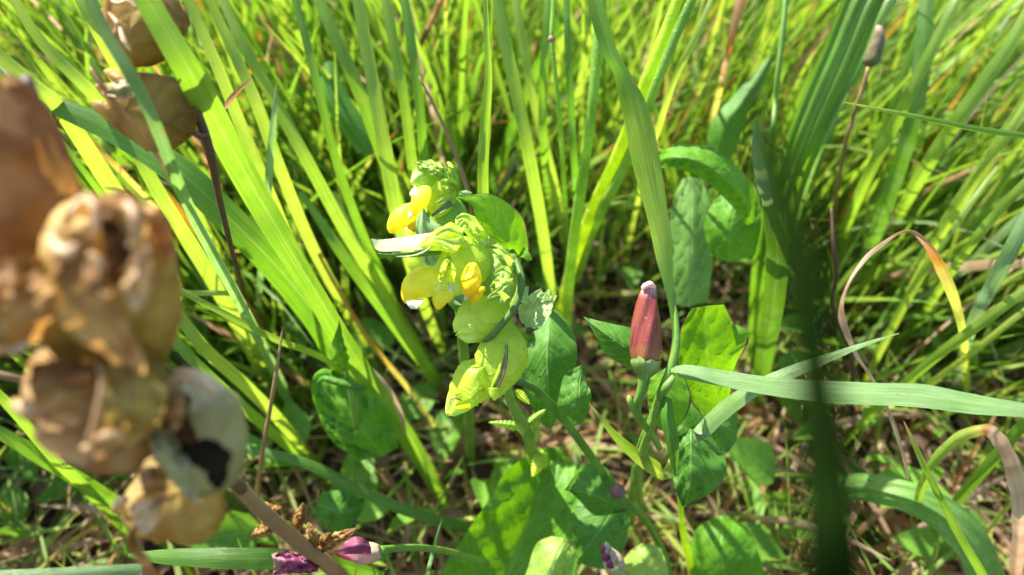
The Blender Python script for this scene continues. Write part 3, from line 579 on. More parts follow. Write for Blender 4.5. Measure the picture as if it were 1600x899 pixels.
# ============================================================ SECOND RATTLE BEHIND
r2 = thing('yellow_rattle', 'smaller yellow rattle flower head standing just behind and above the first, slightly blurred', 'flower', P(735, 720, gd(720)))
stem('stem', [(690, 290, 20.6, 6), (702, 340, 20.7, 7), (712, 420, 21, 8), (722, 520, 22, 8), (732, 640, 27, 8), (736, 730, gd(730)+.6, 7)], STEM, r2)
part('calyx', bladder((712, 312, 20.0), (668, 296, 19.8), [(0, 3), (.06, 20), (.3, 34), (.6, 36), (.85, 26), (1, 14), (1.1, 4)], flat=.6, seed=31, nz=.07), CALYX, r2)
part('calyx', bladder((706, 305, 20.3), (699, 376, 20.3), [(0, 3), (.08, 14), (.3, 27), (.6, 32), (.85, 24), (1, 12), (1.08, 3)], flat=.5, seed=33, nz=.04), CALYXG, r2)
t_ = part('calyx', bladder((684, 268, 20.0), (648, 284, 19.5), [(0, 4), (.1, 14), (.4, 21), (.75, 18), (1, 9), (1.15, 3)], flat=.8, seed=36, nz=.08, ridges=9, ra=.07), CALYXG, r2)
b2 = part('bract', leaf([(706, 268, 20.0), (690, 252, 19.6), (664, 249, 19.5), (645, 255, 19.6)], [(704, 280, 19.7), (686, 268, 19.3), (666, 262, 19.3), (650, 258, 19.5)], [(700, 296, 20), (682, 282, 19.4), (668, 268, 19.3), (652, 262, 19.5)], n=22, m=9, quilt=.09, nv=5, teeth=4, ta=.2, wave=.1), BRACT, r2)
tooth([(704, 272, 19.8), (704, 260, 19.5), (699, 253, 19.4)], 6, CALYX, b2); tooth([(690, 268, 19.5), (684, 258, 19.2), (676, 253, 19.2)], 5.5, CALYX, b2)
tooth([(708, 300, 19.8), (712, 284, 19.5), (708, 268, 19.4), (700, 262, 19.4)], 8, STEM, b2); tooth([(664, 262, 19.4), (655, 262, 19.2), (646, 254, 19.2)], 5, BRACT, b2)
tooth([(706, 290, 19.6), (696, 282, 19.2), (688, 284, 19.1)], 4, BRACT, b2); tooth([(708, 300, 19.6), (698, 294, 19.2), (690, 292, 19.1)], 4.5, BRACT, b2)
tooth([(706, 316, 19.5), (692, 326, 19.3), (674, 338, 19.3)], 6.5, STEMD, r2, 'bract_tooth'); tooth([(706, 306, 19.5), (694, 312, 19.3), (680, 320, 19.3)], 6.5, BRACT, r2)
k1 = part('corolla', sweep([(668, 296, 19.6, 8), (661, 304, 19.4, 13), (655, 316, 19.3, 13), (648, 328, 19.3, 8), (643, 338, 19.3, 4)], flat=.85, n=20, seg=18), YELL, r2)
part('petal_tooth', leaf([(648, 290, 19.4), (640, 302, 19.3), (642, 308, 19.3)], [(652, 294, 19.3), (645, 303, 19.2), (644, 309, 19.3)], [(655, 300, 19.3), (650, 306, 19.2), (646, 312, 19.3)], n=8, m=5), WHITE, k1)
k2 = part('corolla', sweep([(662, 326, 19.8, 9), (648, 330, 19.6, 14), (634, 336, 19.5, 16), (622, 345, 19.5, 15), (614, 356, 19.5, 10), (612, 365, 19.5, 4)], flat=.85, n=24, seg=18), YELL, r2)
part('lower_lip', sweep([(655, 340, 19.7, 10), (648, 350, 19.6, 12), (642, 360, 19.6, 7)], flat=.7, n=10, seg=12), ORAN, k2)
part('petal_tooth', sweep([(640, 332, 19.2, 2), (641, 338, 19.1, 3.2), (640, 342, 19.1, 1)], n=8, seg=8), WHITE, k2)
k3 = part('calyx', bladder((690, 372, 20.6), (632, 362, 20.3), [(0, 3), (.1, 16), (.5, 22), (.85, 15), (1, 5)], flat=.5, seed=38, nz=.1), CALYX, r2)
part('calyx', bladder((668, 378, 20.6), (650, 430, 20.6), [(0, 3), (.15, 18), (.5, 24), (.8, 19), (1, 5)], flat=.5, seed=39, nz=.1), CALYX, r2)

# ============================================================ BINDWEED TWINING ROUND IT
vine = thing('bindweed_vine', 'bindweed shoot twining up the sharp yellow rattle with a glowing arrow shaped leaf', 'vine', P(1050, 960, gd(960)))
stem('stem', [(797, 384, 17.25, 4), (811, 420, 16.9, 5.5), (815, 446, 16.7, 5.5), (804, 480, 16.6, 5.5), (780, 512, 16.6, 5.5), (757, 538, 16.9, 5.5), (752, 560, 17.8, 5), (780, 590, 18.6, 5), (822, 600, 19, 6), (852, 622, 19.5, 6), (890, 668, 20.5, 6.5), (930, 722, 22, 6.5), (966, 772, 23, 6), (1008, 812, 24.5, 6), (1034, 860, 26, 6), (1052, 915, 28, 5), (1056, 960, gd(960), 5)], STEMV, vine)
L1 = leaf([(803, 405, 17.3), (783, 388, 17.1), (765, 368, 17.0), (744, 342, 16.85), (738, 322, 16.8), (716, 310, 16.7)],
          [(806, 403, 17.3), (792, 378, 17.0), (774, 352, 16.85), (758, 332, 16.75), (740, 318, 16.7), (714, 308, 16.7)],
          [(812, 401, 17.35), (826, 392, 17.25), (822, 353, 17.1), (808, 328, 16.95), (770, 304, 16.8), (718, 305, 16.7)], n=30, m=13, quilt=.015, nv=6, wave=.03)
part('leaf', L1, BINDL, vine, 'large arrow shaped leaf lit through by the sun')
part('leaf_lobe', leaf([(808, 404, 17.1), (814, 402, 17.0), (822, 407, 17.0)], [(812, 396, 17.1), (820, 400, 17.0), (828, 407, 17.0)], [(818, 386, 17.1), (827, 394, 17.0), (832, 406, 17.0)], n=8, m=5), BINDL, vine)
part('leaf_tip', leaf([(716, 310, 17.2), (718, 300, 17.0), (728, 297, 17.1)], [(722, 312, 17.2), (726, 304, 17.0), (733, 299, 17.1)], [(734, 312, 17.2), (736, 305, 17.1), (738, 301, 17.1)], n=8, m=5), GREYL, vine)
part('leaf', leaf([(700, 386, 16.8), (660, 390, 16.5), (620, 393, 16.4), (590, 392, 16.4), (580, 375, 16.5)], [(696, 374, 17.0), (660, 378, 16.8), (622, 383, 16.7), (592, 382, 16.7), (580, 374, 16.6)], [(694, 361, 17.4), (660, 365, 17.2), (630, 370, 17.1), (600, 374, 16.9), (581, 373, 16.7)], n=34, m=11, quilt=.02, nv=14, wave=.03, bulge=.1), SILVL, vine, 'narrow folded leaf with a silvery glare and purple edges')
part('leaf_fold', leaf([(696, 384, 16.9), (660, 392, 16.6), (625, 395, 16.4), (588, 391, 16.4)], [(694, 389, 16.8), (660, 397, 16.4), (625, 399, 16.3), (592, 397, 16.3)], [(696, 396, 17.1), (662, 401, 16.8), (625, 403, 16.6), (594, 404, 16.5)], n=24, m=9, bulge=.1), BINDS, vine)
part('leaf_margin', sweep([(676, 385, 16.3, 1.2), (664, 393, 16.15, 1.8), (650, 399, 16.1, 1.8), (636, 401, 16.1, 1.3), (620, 401, 16.2, .6)], n=18, seg=6), SILVL, vine)
part('leaf', leaf([(740, 478, 18.3), (700, 470, 18.2), (664, 414, 18.1), (651, 370, 18.0), (651, 342, 18.0), (661, 326, 18.1)], [(736, 470, 18.3), (704, 440, 18.1), (676, 400, 17.9), (664, 368, 17.8), (660, 346, 17.8), (662, 326, 18)], [(740, 460, 18.4), (716, 420, 18.2), (704, 372, 18.2), (690, 354, 18.1), (672, 342, 18.1), (663, 326, 18.1)], n=30, m=11, wave=.08, bulge=.1), GREYL, vine, 'downy grey green leaf tip behind the flower')
part('leaf', leaf([(690, 430, 18.6), (694, 462, 18.6), (706, 482, 18.6), (724, 494, 18.6)], [(720, 430, 18.5), (714, 458, 18.3), (716, 478, 18.3), (728, 496, 18.6)], [(746, 440, 18.6), (742, 466, 18.5), (738, 486, 18.5), (732, 500, 18.6)], n=16, m=9), BINDS, vine)
# second stem tip with leaves L5, L6 and L11
part('leaf', leaf([(832, 520, 20.5), (812, 560, 20.3), (820, 610, 20.3), (838, 650, 20.6), (852, 668, 20.8)], [(862, 486, 20.5), (856, 540, 20.0), (856, 590, 20.0), (858, 630, 20.2), (862, 670, 20.8)], [(868, 484, 20.6), (892, 512, 20.4), (902, 550, 20.3), (894, 596, 20.4), (874, 650, 20.8)], n=26, m=11, quilt=.04, nv=7, wave=.1), BINDS, vine, 'broad shaded leaf behind the lower calyx')
part('leaf', leaf([(893, 662, 19.6), (872, 640, 19.4), (874, 616, 19.3), (884, 584, 19.4), (911, 570, 19.5)], [(902, 664, 19.5), (902, 640, 19.2), (904, 616, 19.1), (906, 590, 19.3), (912, 570, 19.5)], [(910, 660, 19.6), (922, 640, 19.4), (923, 612, 19.3), (915, 596, 19.4), (913, 570, 19.5)], n=24, m=9, wave=.08, quilt=.03, nv=6), BINDS, vine, 'small dark pointed leaf')
part('leaf', leaf([(975, 800, 22.6), (931, 806, 22.5), (905, 782, 22.5), (890, 768, 22.6), (882, 767, 22.7)], [(986, 796, 22.6), (950, 784, 22.2), (922, 772, 22.2), (900, 768, 22.4), (882, 766, 22.7)], [(995, 798, 22.7), (972, 770, 22.5), (946, 730, 22.4), (912, 726, 22.4), (884, 764, 22.7)], n=24, m=11, wave=.12, quilt=.04), BINDS, vine, 'dull green arrow leaf in the shade')
part('leaf', leaf([(985, 800, 23.5), (978, 850, 23.4), (948, 888, 23.3), (905, 880, 23.3)], [(960, 790, 23.2), (942, 820, 23.0), (922, 848, 23.0), (903, 872, 23.2)], [(908, 778, 23.5), (896, 800, 23.3), (894, 830, 23.2), (898, 866, 23.3)], n=20, m=11, wave=.12, quilt=.04, nv=5), BINDS, vine, 'second dull green leaf below it')
part('leaf', leaf([(972, 930, 24), (968, 890, 24), (984, 862, 24), (1006, 848, 24)], [(1012, 935, 24), (1006, 900, 23.7), (1006, 870, 23.7), (1008, 850, 24)], [(1050, 925, 24), (1044, 890, 24), (1032, 858, 24), (1012, 848, 24)], n=18, m=9, wave=.08, quilt=.04, nv=5), BRACT, vine, 'pale rounded leaf at the foot')

# ============================================================ BINDWEED WITH THE PINK BUD
bw = thing('bindweed', 'bindweed plant with one closed dusty red bud standing upright right of the flowers', 'plant', P(985, 830, gd(830)))
bud = part('bud', sweep([(1009, 578, 17.1, 8), (1009, 566, 17.1, 19), (1008, 545, 17.1, 23.5), (1009, 515, 17.1, 23), (1011, 485, 17.1, 18.5), (1013, 462, 17.1, 13.5), (1014, 449, 17.1, 9), (1014, 442, 17.1, 3.5)], n=44, seg=50, ridges=5, ra=.07, twist=1.3/5, nz=.03), BUDM, bw)
part('petal_tip', sweep([(1004, 452, 16.98, 4), (1011, 446, 16.95, 5), (1018, 445, 16.97, 4.5), (1024, 451, 17.05, 2)], n=12, seg=10, nz=.3), PALEP, bud, 'pale pinched tip of the bud')
part('calyx_cup', sweep([(1007, 596, 17.1, 6), (1007, 590, 17.1, 9), (1008, 583, 17.1, 15), (1009, 575, 17.1, 21), (1009, 567, 17.1, 23.5), (1009, 563, 17.1, 23.2)], seg=24, n=18, nz=.03, capb=False), CUP, bw)
cupd = lambda x, R_: 17.1-math.sqrt(max(R_*R_-(x-1009)**2, 4))/81-.02
for x0_, x1_, yt_ in ((986, 1007, 557), (1003, 1031, 562)):
    xm_ = (x0_+x1_)/2; rw = lambda x: [(1009+(x-1009)*k_, y_, cupd(1009+(x-1009)*k_, R_)) for y_, k_, R_ in ((586, .55, 13), (577, .85, 20), (568, 1, 24), (yt_+5, 1, 24))]
    part('sepal', leaf(rw(x0_)+[(xm_-2, yt_, cupd(xm_, 24))], rw(xm_)+[(xm_, yt_-1, cupd(xm_, 24))], rw(x1_)+[(xm_+2, yt_, cupd(xm_, 24))], n=16, m=9), CUP, bw)
stem('flower_stalk', [(1007, 590, 17.1, 9), (1002, 612, 17.2, 7.5), (996, 632, 17.4, 7.5), (996, 648, 17.5, 6.5), (1008, 666, 17.8, 5.5), (1022, 684, 18.4, 5), (1030, 700, 19, 5)], STEM, bw)
stem('side_shoot', [(1002, 656, 17.6, 5), (990, 640, 17.3, 5), (984, 626, 17.2, 5), (983, 618, 17.2, 2.5)], STEM, bw)
stem('stem', [(1040, 590, 17.4, 5), (1030, 620, 17.6, 6), (1016, 660, 18, 6), (1004, 690, 19, 6.5), (994, 730, 22, 6), (988, 780, 26, 7), (985, 830, gd(830), 6)], STEM, bw)
part('leaf', leaf([(1000, 582, 18.0), (972, 570, 18.0), (945, 552, 18.0), (928, 520, 18.0), (912, 496, 18.1)], [(1006, 560, 17.9), (982, 545, 17.7), (958, 528, 17.7), (934, 512, 17.8), (911, 495, 18.1)], [(1008, 520, 18.0), (984, 512, 18.0), (956, 506, 18.0), (930, 500, 18.0), (912, 494, 18.1)], n=26, m=11, quilt=.03, nv=6, wave=.04), BINDS, bw, 'leaf with a pale pointed tip, left of the bud')
part('leaf', leaf([(1100, 655, 19.6), (1062, 600, 19.2), (1058, 550, 18.8), (1064, 512, 18.6), (1080, 482, 18.4)], [(1128, 640, 19.6), (1112, 590, 19.1), (1104, 545, 18.7), (1102, 510, 18.5), (1104, 478, 18.3)], [(1140, 620, 19.7), (1150, 572, 19.2), (1170, 530, 18.9), (1150, 508, 18.7), (1132, 476, 18.4)], n=30, m=13, quilt=.02, nv=6, wave=.06), BINDL, bw, 'bright blunt leaf with a nibbled edge, right of the bud')
part('leaf_lobe', leaf([(1150, 540, 18.7), (1160, 536, 18.7), (1172, 524, 18.8)], [(1146, 520, 18.6), (1160, 522, 18.6), (1173, 521, 18.8)], [(1142, 505, 18.7), (1158, 510, 18.7), (1170, 518, 18.8)], n=8, m=5), BINDL, bw)
part('leaf', leaf([(1036, 622, 17.2), (1032, 650, 17.1), (1040, 690, 17.2), (1052, 742, 17.6)], [(1042, 620, 17.0), (1042, 652, 16.9), (1049, 692, 17.0), (1056, 745, 17.5)], [(1050, 624, 17.2), (1054, 652, 17.2), (1061, 690, 17.3), (1060, 742, 17.6)], n=22, m=9, wave=.05), BINDS, bw, 'narrow folded leaf hanging beside the stem')
part('leaf', leaf([(1052, 660, 20.0), (1048, 700, 19.9), (1054, 760, 19.9), (1066, 792, 20)], [(1080, 670, 19.8), (1080, 710, 19.6), (1078, 755, 19.6), (1070, 792, 20)], [(1112, 680, 20), (1136, 730, 19.9), (1118, 764, 19.9), (1078, 790, 20)], n=22, m=11, wave=.2, quilt=.07, nv=5), BINDS, bw, 'dark green leaf below the pale grass tip')
part('leaf', leaf([(1060, 660, 20.6), (1100, 690, 20.5), (1130, 712, 20.5), (1150, 690, 20.6)], [(1080, 630, 20.4), (1110, 655, 20.3), (1135, 668, 20.3), (1152, 678, 20.6)], [(1110, 600, 20.6), (1134, 620, 20.5), (1150, 640, 20.5), (1156, 668, 20.6)], n=18, m=9, wave=.1), BINDS, bw)
part('leaf', leaf([(1016, 590, 18.7), (1010, 620, 18.6), (1016, 650, 18.6), (1030, 672, 18.7)], [(1040, 575, 18.5), (1040, 610, 18.4), (1040, 640, 18.4), (1042, 676, 18.7)], [(1070, 590, 18.7), (1080, 620, 18.6), (1072, 650, 18.6), (1052, 676, 18.7)], n=18, m=9, wave=.1), BINDL, bw)
stem('tendril', [(1036, 632, 17.3, 5), (1034, 616, 17.1, 6.5), (1042, 604, 16.9, 7), (1050, 592, 16.9, 5), (1052, 586, 17, 2)], STEM, bw)

# ============================================================ GRASS BLADES ONE CAN FOLLOW
def blade(label, ctrl, tint=0.6, mat=BLADE, cat='grass blade', name='grass_shoot', group=None, **k):
    o = build(name, ribbon(ctrl, tint, **k), mat); return tag(o, label, cat, group)
# shoot with the bright arching leaf and the long horizontal leaf
gs = thing('grass_shoot', 'sharp grass shoot with a bright arching leaf above and a long pale leaf pointing right', 'grass', P(1010, 800, gd(800)))
stem('stem', [(1050, 455, 17.15, 3), (1055, 500, 17.08, 5.5), (1056, 540, 17.0, 6.5), (1048, 575, 17.0, 7), (1036, 612, 17.2, 6.5), (1022, 655, 17.6, 6.5), (1006, 700, 19, 7), (996, 750, 23, 8), (1002, 800, gd(800), 7)], STEM, gs)
build('leaf', ribbon([(924, -40, 15.6, 20, .5, .78), (936, 20, 15.8, 27, .4, .78), (954, 80, 16, 26, .5, .78), (972, 118, 16.2, 24, 0, .74), (990, 180, 16.4, 50, -.6, .56), (1004, 250, 16.65, 54, -.6, .56), (1018, 310, 16.8, 44, -.55, .56), (1032, 370, 16.9, 32, -.3, .53), (1044, 430, 17, 22, .6, .66), (1053, 480, 17.05, 17, .8, .64), (1057, 530, 17.0, 14, .9, .6), (1055, 560, 17, 12, .9, .6)], n=60, m=7, fold=.3), BLADE, gs)['label'] = 'bright arching leaf'  # darker tint on the upper part paints in its shade
build('leaf', ribbon([(1048, 578, 16.9, 9, .5), (1075, 577, 16.8, 18, .55), (1130, 590, 16.7, 29, .6), (1200, 602, 16.6, 35, .6), (1280, 610, 16.5, 40, .6), (1360, 614, 16.4, 42, .6), (1440, 617, 16.3, 44, .6), (1520, 630, 16.2, 38, .6), (1610, 641, 16.1, 26, .6), (1720, 654, 16, 8, .6)], tint=.93, n=60, m=7, fold=.12), WAXY, gs)['label'] = 'long pale bluish leaf'
build('leaf_underside', ribbon([(1060, 586, 16.95, 6), (1110, 596, 16.9, 9), (1180, 608, 16.85, 10), (1240, 616, 16.8, 3)], tint=.9, n=26), WAXY, gs)

blade('broad green blade crossing the topmost small husk and running down left of the yellow flowers', [(205, -50, 12.3, 36, .3), (240, 14, 12.5, 40, .3), (300, 118, 13.1, 44, .3), (350, 210, 15, 46, .3), (400, 300, 17.5, 44, .35), (450, 385, 18.6, 40, .4), (496, 460, 20, 36, .5), (540, 535, 22, 36, .5), (600, 625, 25.5, 34, .5), (650, 700, 29, 30, .5), (700, 790, gd(790), 22, .5)], .68, n=56, m=7, fold=.35)
blade('slim dark bluish blade crossing in front of the two dried husks at upper left', [(130, -40, 12.2, 18, .3), (160, 40, 12.2, 20, .3), (213, 130, 12.3, 21, .3), (248, 205, 12.6, 20, .3), (283, 295, 13.6, 19, .3), (330, 390, 17, 18, .4), (380, 480, 21, 18, .4), (440, 600, 30, 16, .4), (470, 680, gd(680), 12, .4)], .90, n=50, fold=.3)
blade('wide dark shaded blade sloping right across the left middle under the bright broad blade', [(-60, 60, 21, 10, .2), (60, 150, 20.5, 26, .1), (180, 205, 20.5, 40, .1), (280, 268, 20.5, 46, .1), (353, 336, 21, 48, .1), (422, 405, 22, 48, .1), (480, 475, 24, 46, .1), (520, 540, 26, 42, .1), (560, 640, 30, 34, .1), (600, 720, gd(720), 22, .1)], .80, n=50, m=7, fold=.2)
blade('thin dark edged blade running from the left edge past the big brown husk', [(-40, 60, 17, 4), (0, 112, 17, 7), (60, 180, 17.3, 9), (110, 240, 18, 9), (155, 300, 19, 9), (230, 400, 23, 10), (330, 560, 33, 10)], .72)
blade('sunlit blade behind the lower small husk, ending near the big husk top', [(0, -40, 19, 14), (60, 60, 19.5, 17), (133, 135, 20, 20), (187, 190, 21, 20), (250, 305, 22, 22), (340, 450, 26, 24), (400, 560, 31, 22), (440, 640, gd(640), 14)], .52, m=5)
blade('short bright yellow green blade between the corner and the topmost small husk', [(110, -40, 20, 20), (140, 20, 20, 24), (165, 70, 20.5, 22), (230, 190, 23, 20), (330, 380, 29, 18), (400, 520, gd(520), 12)], .52)
blade('yellow green blade entering at the left edge above the big husk', [(-80, 10, 19, 14), (0, 88, 19.5, 20), (60, 140, 20, 24), (92, 168, 20.5, 24), (160, 270, 23, 26), (260, 430, 30, 24), (330, 560, gd(560), 14)], .52)
for lab, ct, ti in (
    ('leftmost of the long yellow blades right of the dark dried stalk', [(270, -50, 20, 22), (325, 70, 20.5, 28), (370, 180, 21.5, 30), (415, 290, 23, 32), (470, 420, 26, 30), (540, 560, 32, 24), (590, 660, gd(660), 14)], .50),
    ('long bright yellow blade with a small dried tip lying across it', [(305, -50, 21, 20), (355, 60, 21.5, 26), (400, 160, 22, 30), (440, 270, 23.5, 30), (490, 390, 26.5, 28), (560, 520, 33, 24), (620, 640, gd(640), 14)], .52),
    ('long green blade fanning right of the long yellow blades', [(330, -40, 22, 20), (380, 70, 22, 26), (430, 160, 22.5, 30), (490, 270, 23.5, 32), (550, 380, 26, 30), (620, 490, 31, 26), (690, 590, gd(590), 14)], .60),
    ('dark green blade with a lit yellow edge left of the upper flower', [(448, -50, 22, 18), (475, 50, 22, 20), (500, 150, 22.5, 22), (525, 250, 23.5, 22), (560, 350, 25.5, 22), (610, 460, 30, 20), (660, 570, gd(570), 12)], .74),
    ('mid green blade leaning behind the upper flower from the left', [(478, -50, 24, 26), (520, 50, 24, 32), (560, 140, 24.5, 34), (600, 250, 26, 32), (640, 370, 29, 28), (680, 480, gd(480), 16)], .66),
    ('broad blade with a pale left edge standing just left of the upper flower', [(552, -50, 21.5, 28), (568, 50, 21.8, 32), (588, 160, 22.2, 34), (606, 260, 23, 38), (624, 350, 24.5, 34), (660, 470, 29, 28), (700, 570, gd(570), 16)], .56),
    ('green blade directly above the small upper bloom, second from it', [(592, -50, 23, 22), (612, 50, 23, 26), (632, 160, 23.5, 26), (646, 270, 25, 26), (664, 390, 28.5, 24), (690, 500, 36, 18), (700, 560, gd(560), 12)], .62),
    ('dark green blade ending behind the top of the upper flower', [(622, -50, 22.5, 20), (640, 50, 22.5, 24), (654, 150, 23, 24), (662, 240, 24, 24), (676, 360, 27, 22), (700, 500, gd(500), 14)], .76),
    ('mid green wide blade right of the upright sharp blade', [(770, -50, 22, 26), (786, 50, 22.3, 30), (808, 150, 22.8, 32), (828, 250, 23.6, 32), (846, 350, 26, 30), (860, 450, 31, 24), (868, 540, gd(540), 14)], .58),
    ('upright green blade behind the dark stalk, top middle', [(858, -50, 25, 20), (855, 50, 25, 24), (848, 150, 26, 22), (852, 260, 29, 20), (866, 380, gd(380), 12)], .70),
    ('second wide blade just right of the upright sharp blade', [(800, -50, 27, 20), (815, 60, 27, 24), (840, 180, 28, 24), (868, 300, 31, 22), (890, 420, gd(420), 12)], .52),
    ('dark upright blade left of the straw coloured stem', [(884, -50, 23, 15), (887, 60, 23, 17), (893, 180, 24, 18), (900, 300, 27, 17), (905, 420, gd(420), 12)], .84),
    ('slim yellow blade behind the bright arching leaf', [(1130, -50, 22, 10), (1095, 40, 22, 16), (1060, 110, 22.5, 18), (1035, 180, 24, 16), (1000, 300, 29, 14), (975, 420, gd(420), 10)], .46),
    ):
    blade(lab, [(*q[:3], q[3]*.62, *q[4:]) for q in ct], ti, n=36, m=5)
blade('upright sharp narrow blade above the sharp flower, half bright and half dark', [(758, -50, 17.6, 9, .6), (762, 40, 17.8, 10, .6), (765, 120, 18.2, 13, .4), (759, 200, 18.8, 17, .2), (756, 290, 19.6, 18, .2), (762, 400, 22, 17), (790, 520, 29, 15), (800, 600, gd(600), 10)], .62, n=44, fold=.8)
def stalk(name, lab, ct, mat, cat, seg=10):
    o = build(name, sweep(ct, seg=seg, n=40), mat); return tag(o, lab, cat)
stalk('grass_straw', 'straw coloured grass stem standing behind the bright arching leaf', [(946, -50, 22, 6), (934, 60, 22, 8), (926, 160, 22.3, 8), (910, 280, 23.5, 8.5), (896, 380, 26, 8), (888, 460, 30, 8), (886, 540, gd(540), 7)], CALYXG, 'grass stem')
stalk('grass_straw', 'pale yellow grass stem slanting down to the left from the top, beside the arching leaf', [(1078, -50, 21, 8), (1040, 50, 21.5, 9), (1008, 130, 22, 9), (970, 230, 23.5, 9), (925, 330, 26, 9), (890, 430, 31, 8), (870, 520, gd(520), 7)], CALYX, 'grass stem')
stalk('grass_straw', 'lighter grass stem parallel to the pale yellow one, nearer the right', [(1104, -50, 21, 7), (1062, 40, 21.3, 8), (1022, 140, 21.8, 8), (985, 240, 23.5, 8), (930, 350, 27, 8), (896, 450, gd(450), 7)], CALYXG, 'grass stem')
o_ = stalk('grass_straw', 'thin jointed grass stem with a brown node near the top middle', [(868, -50, 22, 4), (864, 20, 22, 4), (862, 62, 22, 4), (868, 120, 22.2, 3.5), (876, 200, 23, 3.5), (882, 300, 26, 3.5), (890, 420, gd(420), 3)], CALYXG, 'grass stem')
build('culm_node', sweep([(863, 54, 22, 3), (862, 61, 22, 6), (863, 68, 22, 3)], n=8, seg=8), STEMT, o_)
stalk('grass_straw', 'thin reddish brown stalk slanting behind the upper flower', [(655, 120, 22, 1.5), (690, 190, 22.3, 2.5), (722, 270, 22.8, 3), (738, 330, 23.5, 3), (744, 420, 27, 3), (750, 520, gd(520), 3)], STEMT, 'dead stalk')
stalk('grass_straw', 'reddish thin straw leaning right at the top, left of the upright sharp blade', [(706, -40, 30, 4), (680, 20, 30, 4), (655, 75, 31, 4), (620, 160, gd(160)-8, 4), (600, 220, gd(220), 4)], RUST, 'dead stalk')
blade('little dried brown blade tip pointing up right on the bright yellow blades', [(350, 172, 19.5, 3), (358, 158, 19.3, 8), (372, 142, 19.2, 7), (392, 124, 19.1, 2)], .10)
blade('slim bluish upright blade in front of the long yellow blades at left', [(432, 130, 21, 2), (428, 180, 21, 9), (422, 250, 21.6, 12), (416, 330, 23, 12), (408, 420, 27, 10), (400, 520, gd(520), 8)], .93)
# lower left diagonals
for lab, ct, ti in (
    ('bright yellow green blade leaving the right rim of the big brown husk', [(200, 380, 21, 20), (270, 480, 21, 28), (320, 545, 21.5, 32), (370, 590, 23, 32), (430, 650, 26, 30), (500, 730, gd(730), 18)], .52),
    ('long narrow blade from the big brown husk to the small leaf cluster in the middle', [(190, 400, 19.5, 12), (275, 450, 19.5, 15), (350, 490, 20, 17), (430, 530, 21, 18), (505, 560, 23, 16), (570, 610, 28, 12)], .58),
    ('green blade under the bright yellow green one beside the big husk', [(180, 420, 23, 18), (280, 540, 23, 26), (350, 610, 24, 28), (430, 680, 27, 26), (520, 760, gd(760), 14)], .66),
    ('wide dark green blade sweeping low across the left foreground to the big leaf', [(330, 690, 24, 10), (400, 705, 24, 22), (480, 725, 24, 26), (560, 765, 24.4, 28), (640, 800, 25, 27), (740, 828, 25.6, 24), (800, 850, 27, 14)], .80),
    ('blade behind the folded bindweed leaf, dark and slanting down right', [(470, 300, 24, 14), (530, 390, 24.5, 28), (590, 470, 26, 34), (650, 550, 29, 34), (700, 620, gd(620), 20)], .70),
    ('yellowish blade with orange end crossing behind the low sweeping blade', [(450, 300, 27, 6, 0, .12), (510, 420, 27, 9, 0, .2), (575, 530, 28.5, 12, 0, .22), (640, 610, 31, 13, 0, .32), (705, 705, gd(705), 12, 0, .35)], .25),
    ('orange brown blade crossing the dark shaded blade at left', [(180, 210, 25, 5, 0, .15), (260, 300, 25, 11, 0, .2), (320, 380, 26.5, 13, 0, .2), (390, 480, 30, 12, 0, .15), (440, 560, gd(560), 8, 0, .1)], .2),
    ('second orange brown blade, running from the left edge under the thin dark edged blade', [(-40, 50, 23, 6, 0, .2), (50, 130, 23, 13, 0, .2), (130, 210, 24, 14, 0, .22), (220, 300, 27, 13, 0, .3), (320, 420, gd(420), 8, 0, .3)], .2),
    ('short horizontal bright blade just right of the big brown husk', [(250, 452, 21.5, 12), (300, 458, 21.6, 14), (366, 462, 22, 12), (380, 500, 24, 10), (410, 600, gd(600), 8)], .48),
    ('bright blade on the left edge low beside the big husks', [(-60, 560, 20, 16), (20, 640, 21, 26), (90, 720, 23.5, 28), (170, 800, 27.5, 24), (230, 880, gd(880), 14)], .64),
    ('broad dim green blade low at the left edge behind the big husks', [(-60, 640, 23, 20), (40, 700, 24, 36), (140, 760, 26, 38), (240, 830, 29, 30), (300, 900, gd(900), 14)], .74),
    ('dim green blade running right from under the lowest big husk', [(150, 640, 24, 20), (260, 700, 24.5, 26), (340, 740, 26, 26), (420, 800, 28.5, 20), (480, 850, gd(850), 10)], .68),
    ('straight bright blade between the folded leaf and the reddish streaked one', [(520, 300, 27, 12), (570, 400, 27.5, 20), (620, 500, 30, 22), (690, 620, gd(620), 12)], .48),
    ('pale dead blade curling among the roots left of the lowest calyx', [(580, 575, 26, 4, 0, 0), (605, 605, 26, 12, 0, 0), (625, 645, 26.5, 14, 0, 0), (634, 680, 27, 6, 0, 0.05)], 0.0),
    ):
    blade(lab, [(*q[:3], q[3]*.62, *q[4:]) for q in ct], ti, n=36, m=5)
blade('pale bluish blade cut off by the bottom left corner', [(-60, 902, 14, 16), (60, 898, 14, 18), (150, 893, 14.2, 18), (222, 889, 14.5, 16)], .93, WAXY)
blade('short wide green blade piece at the bottom left of the pink clover', [(200, 868, 19, 6), (250, 870, 18.5, 22), (322, 872, 18, 30), (380, 873, 18, 33), (436, 874, 18.4, 32), (520, 882, 20, 26), (600, 900, 23, 12)], .80)
blade('thin pale needle of grass pointing up at the bottom edge, left of the big leaf', [(691, 810, 19, 1), (684, 834, 19, 4), (676, 864, 19.2, 6), (666, 910, 19.8, 7), (660, 990, gd(990), 6)], .90, WAXY)
stalk('dead_twig', 'thin dry brown twig standing upright left of the small leaf cluster', [(442, 512, 20.5, 1.2), (432, 580, 20.7, 3), (422, 640, 21.3, 3.2), (408, 720, 23, 3.5), (396, 830, gd(830), 4)], STEMT, 'twig')
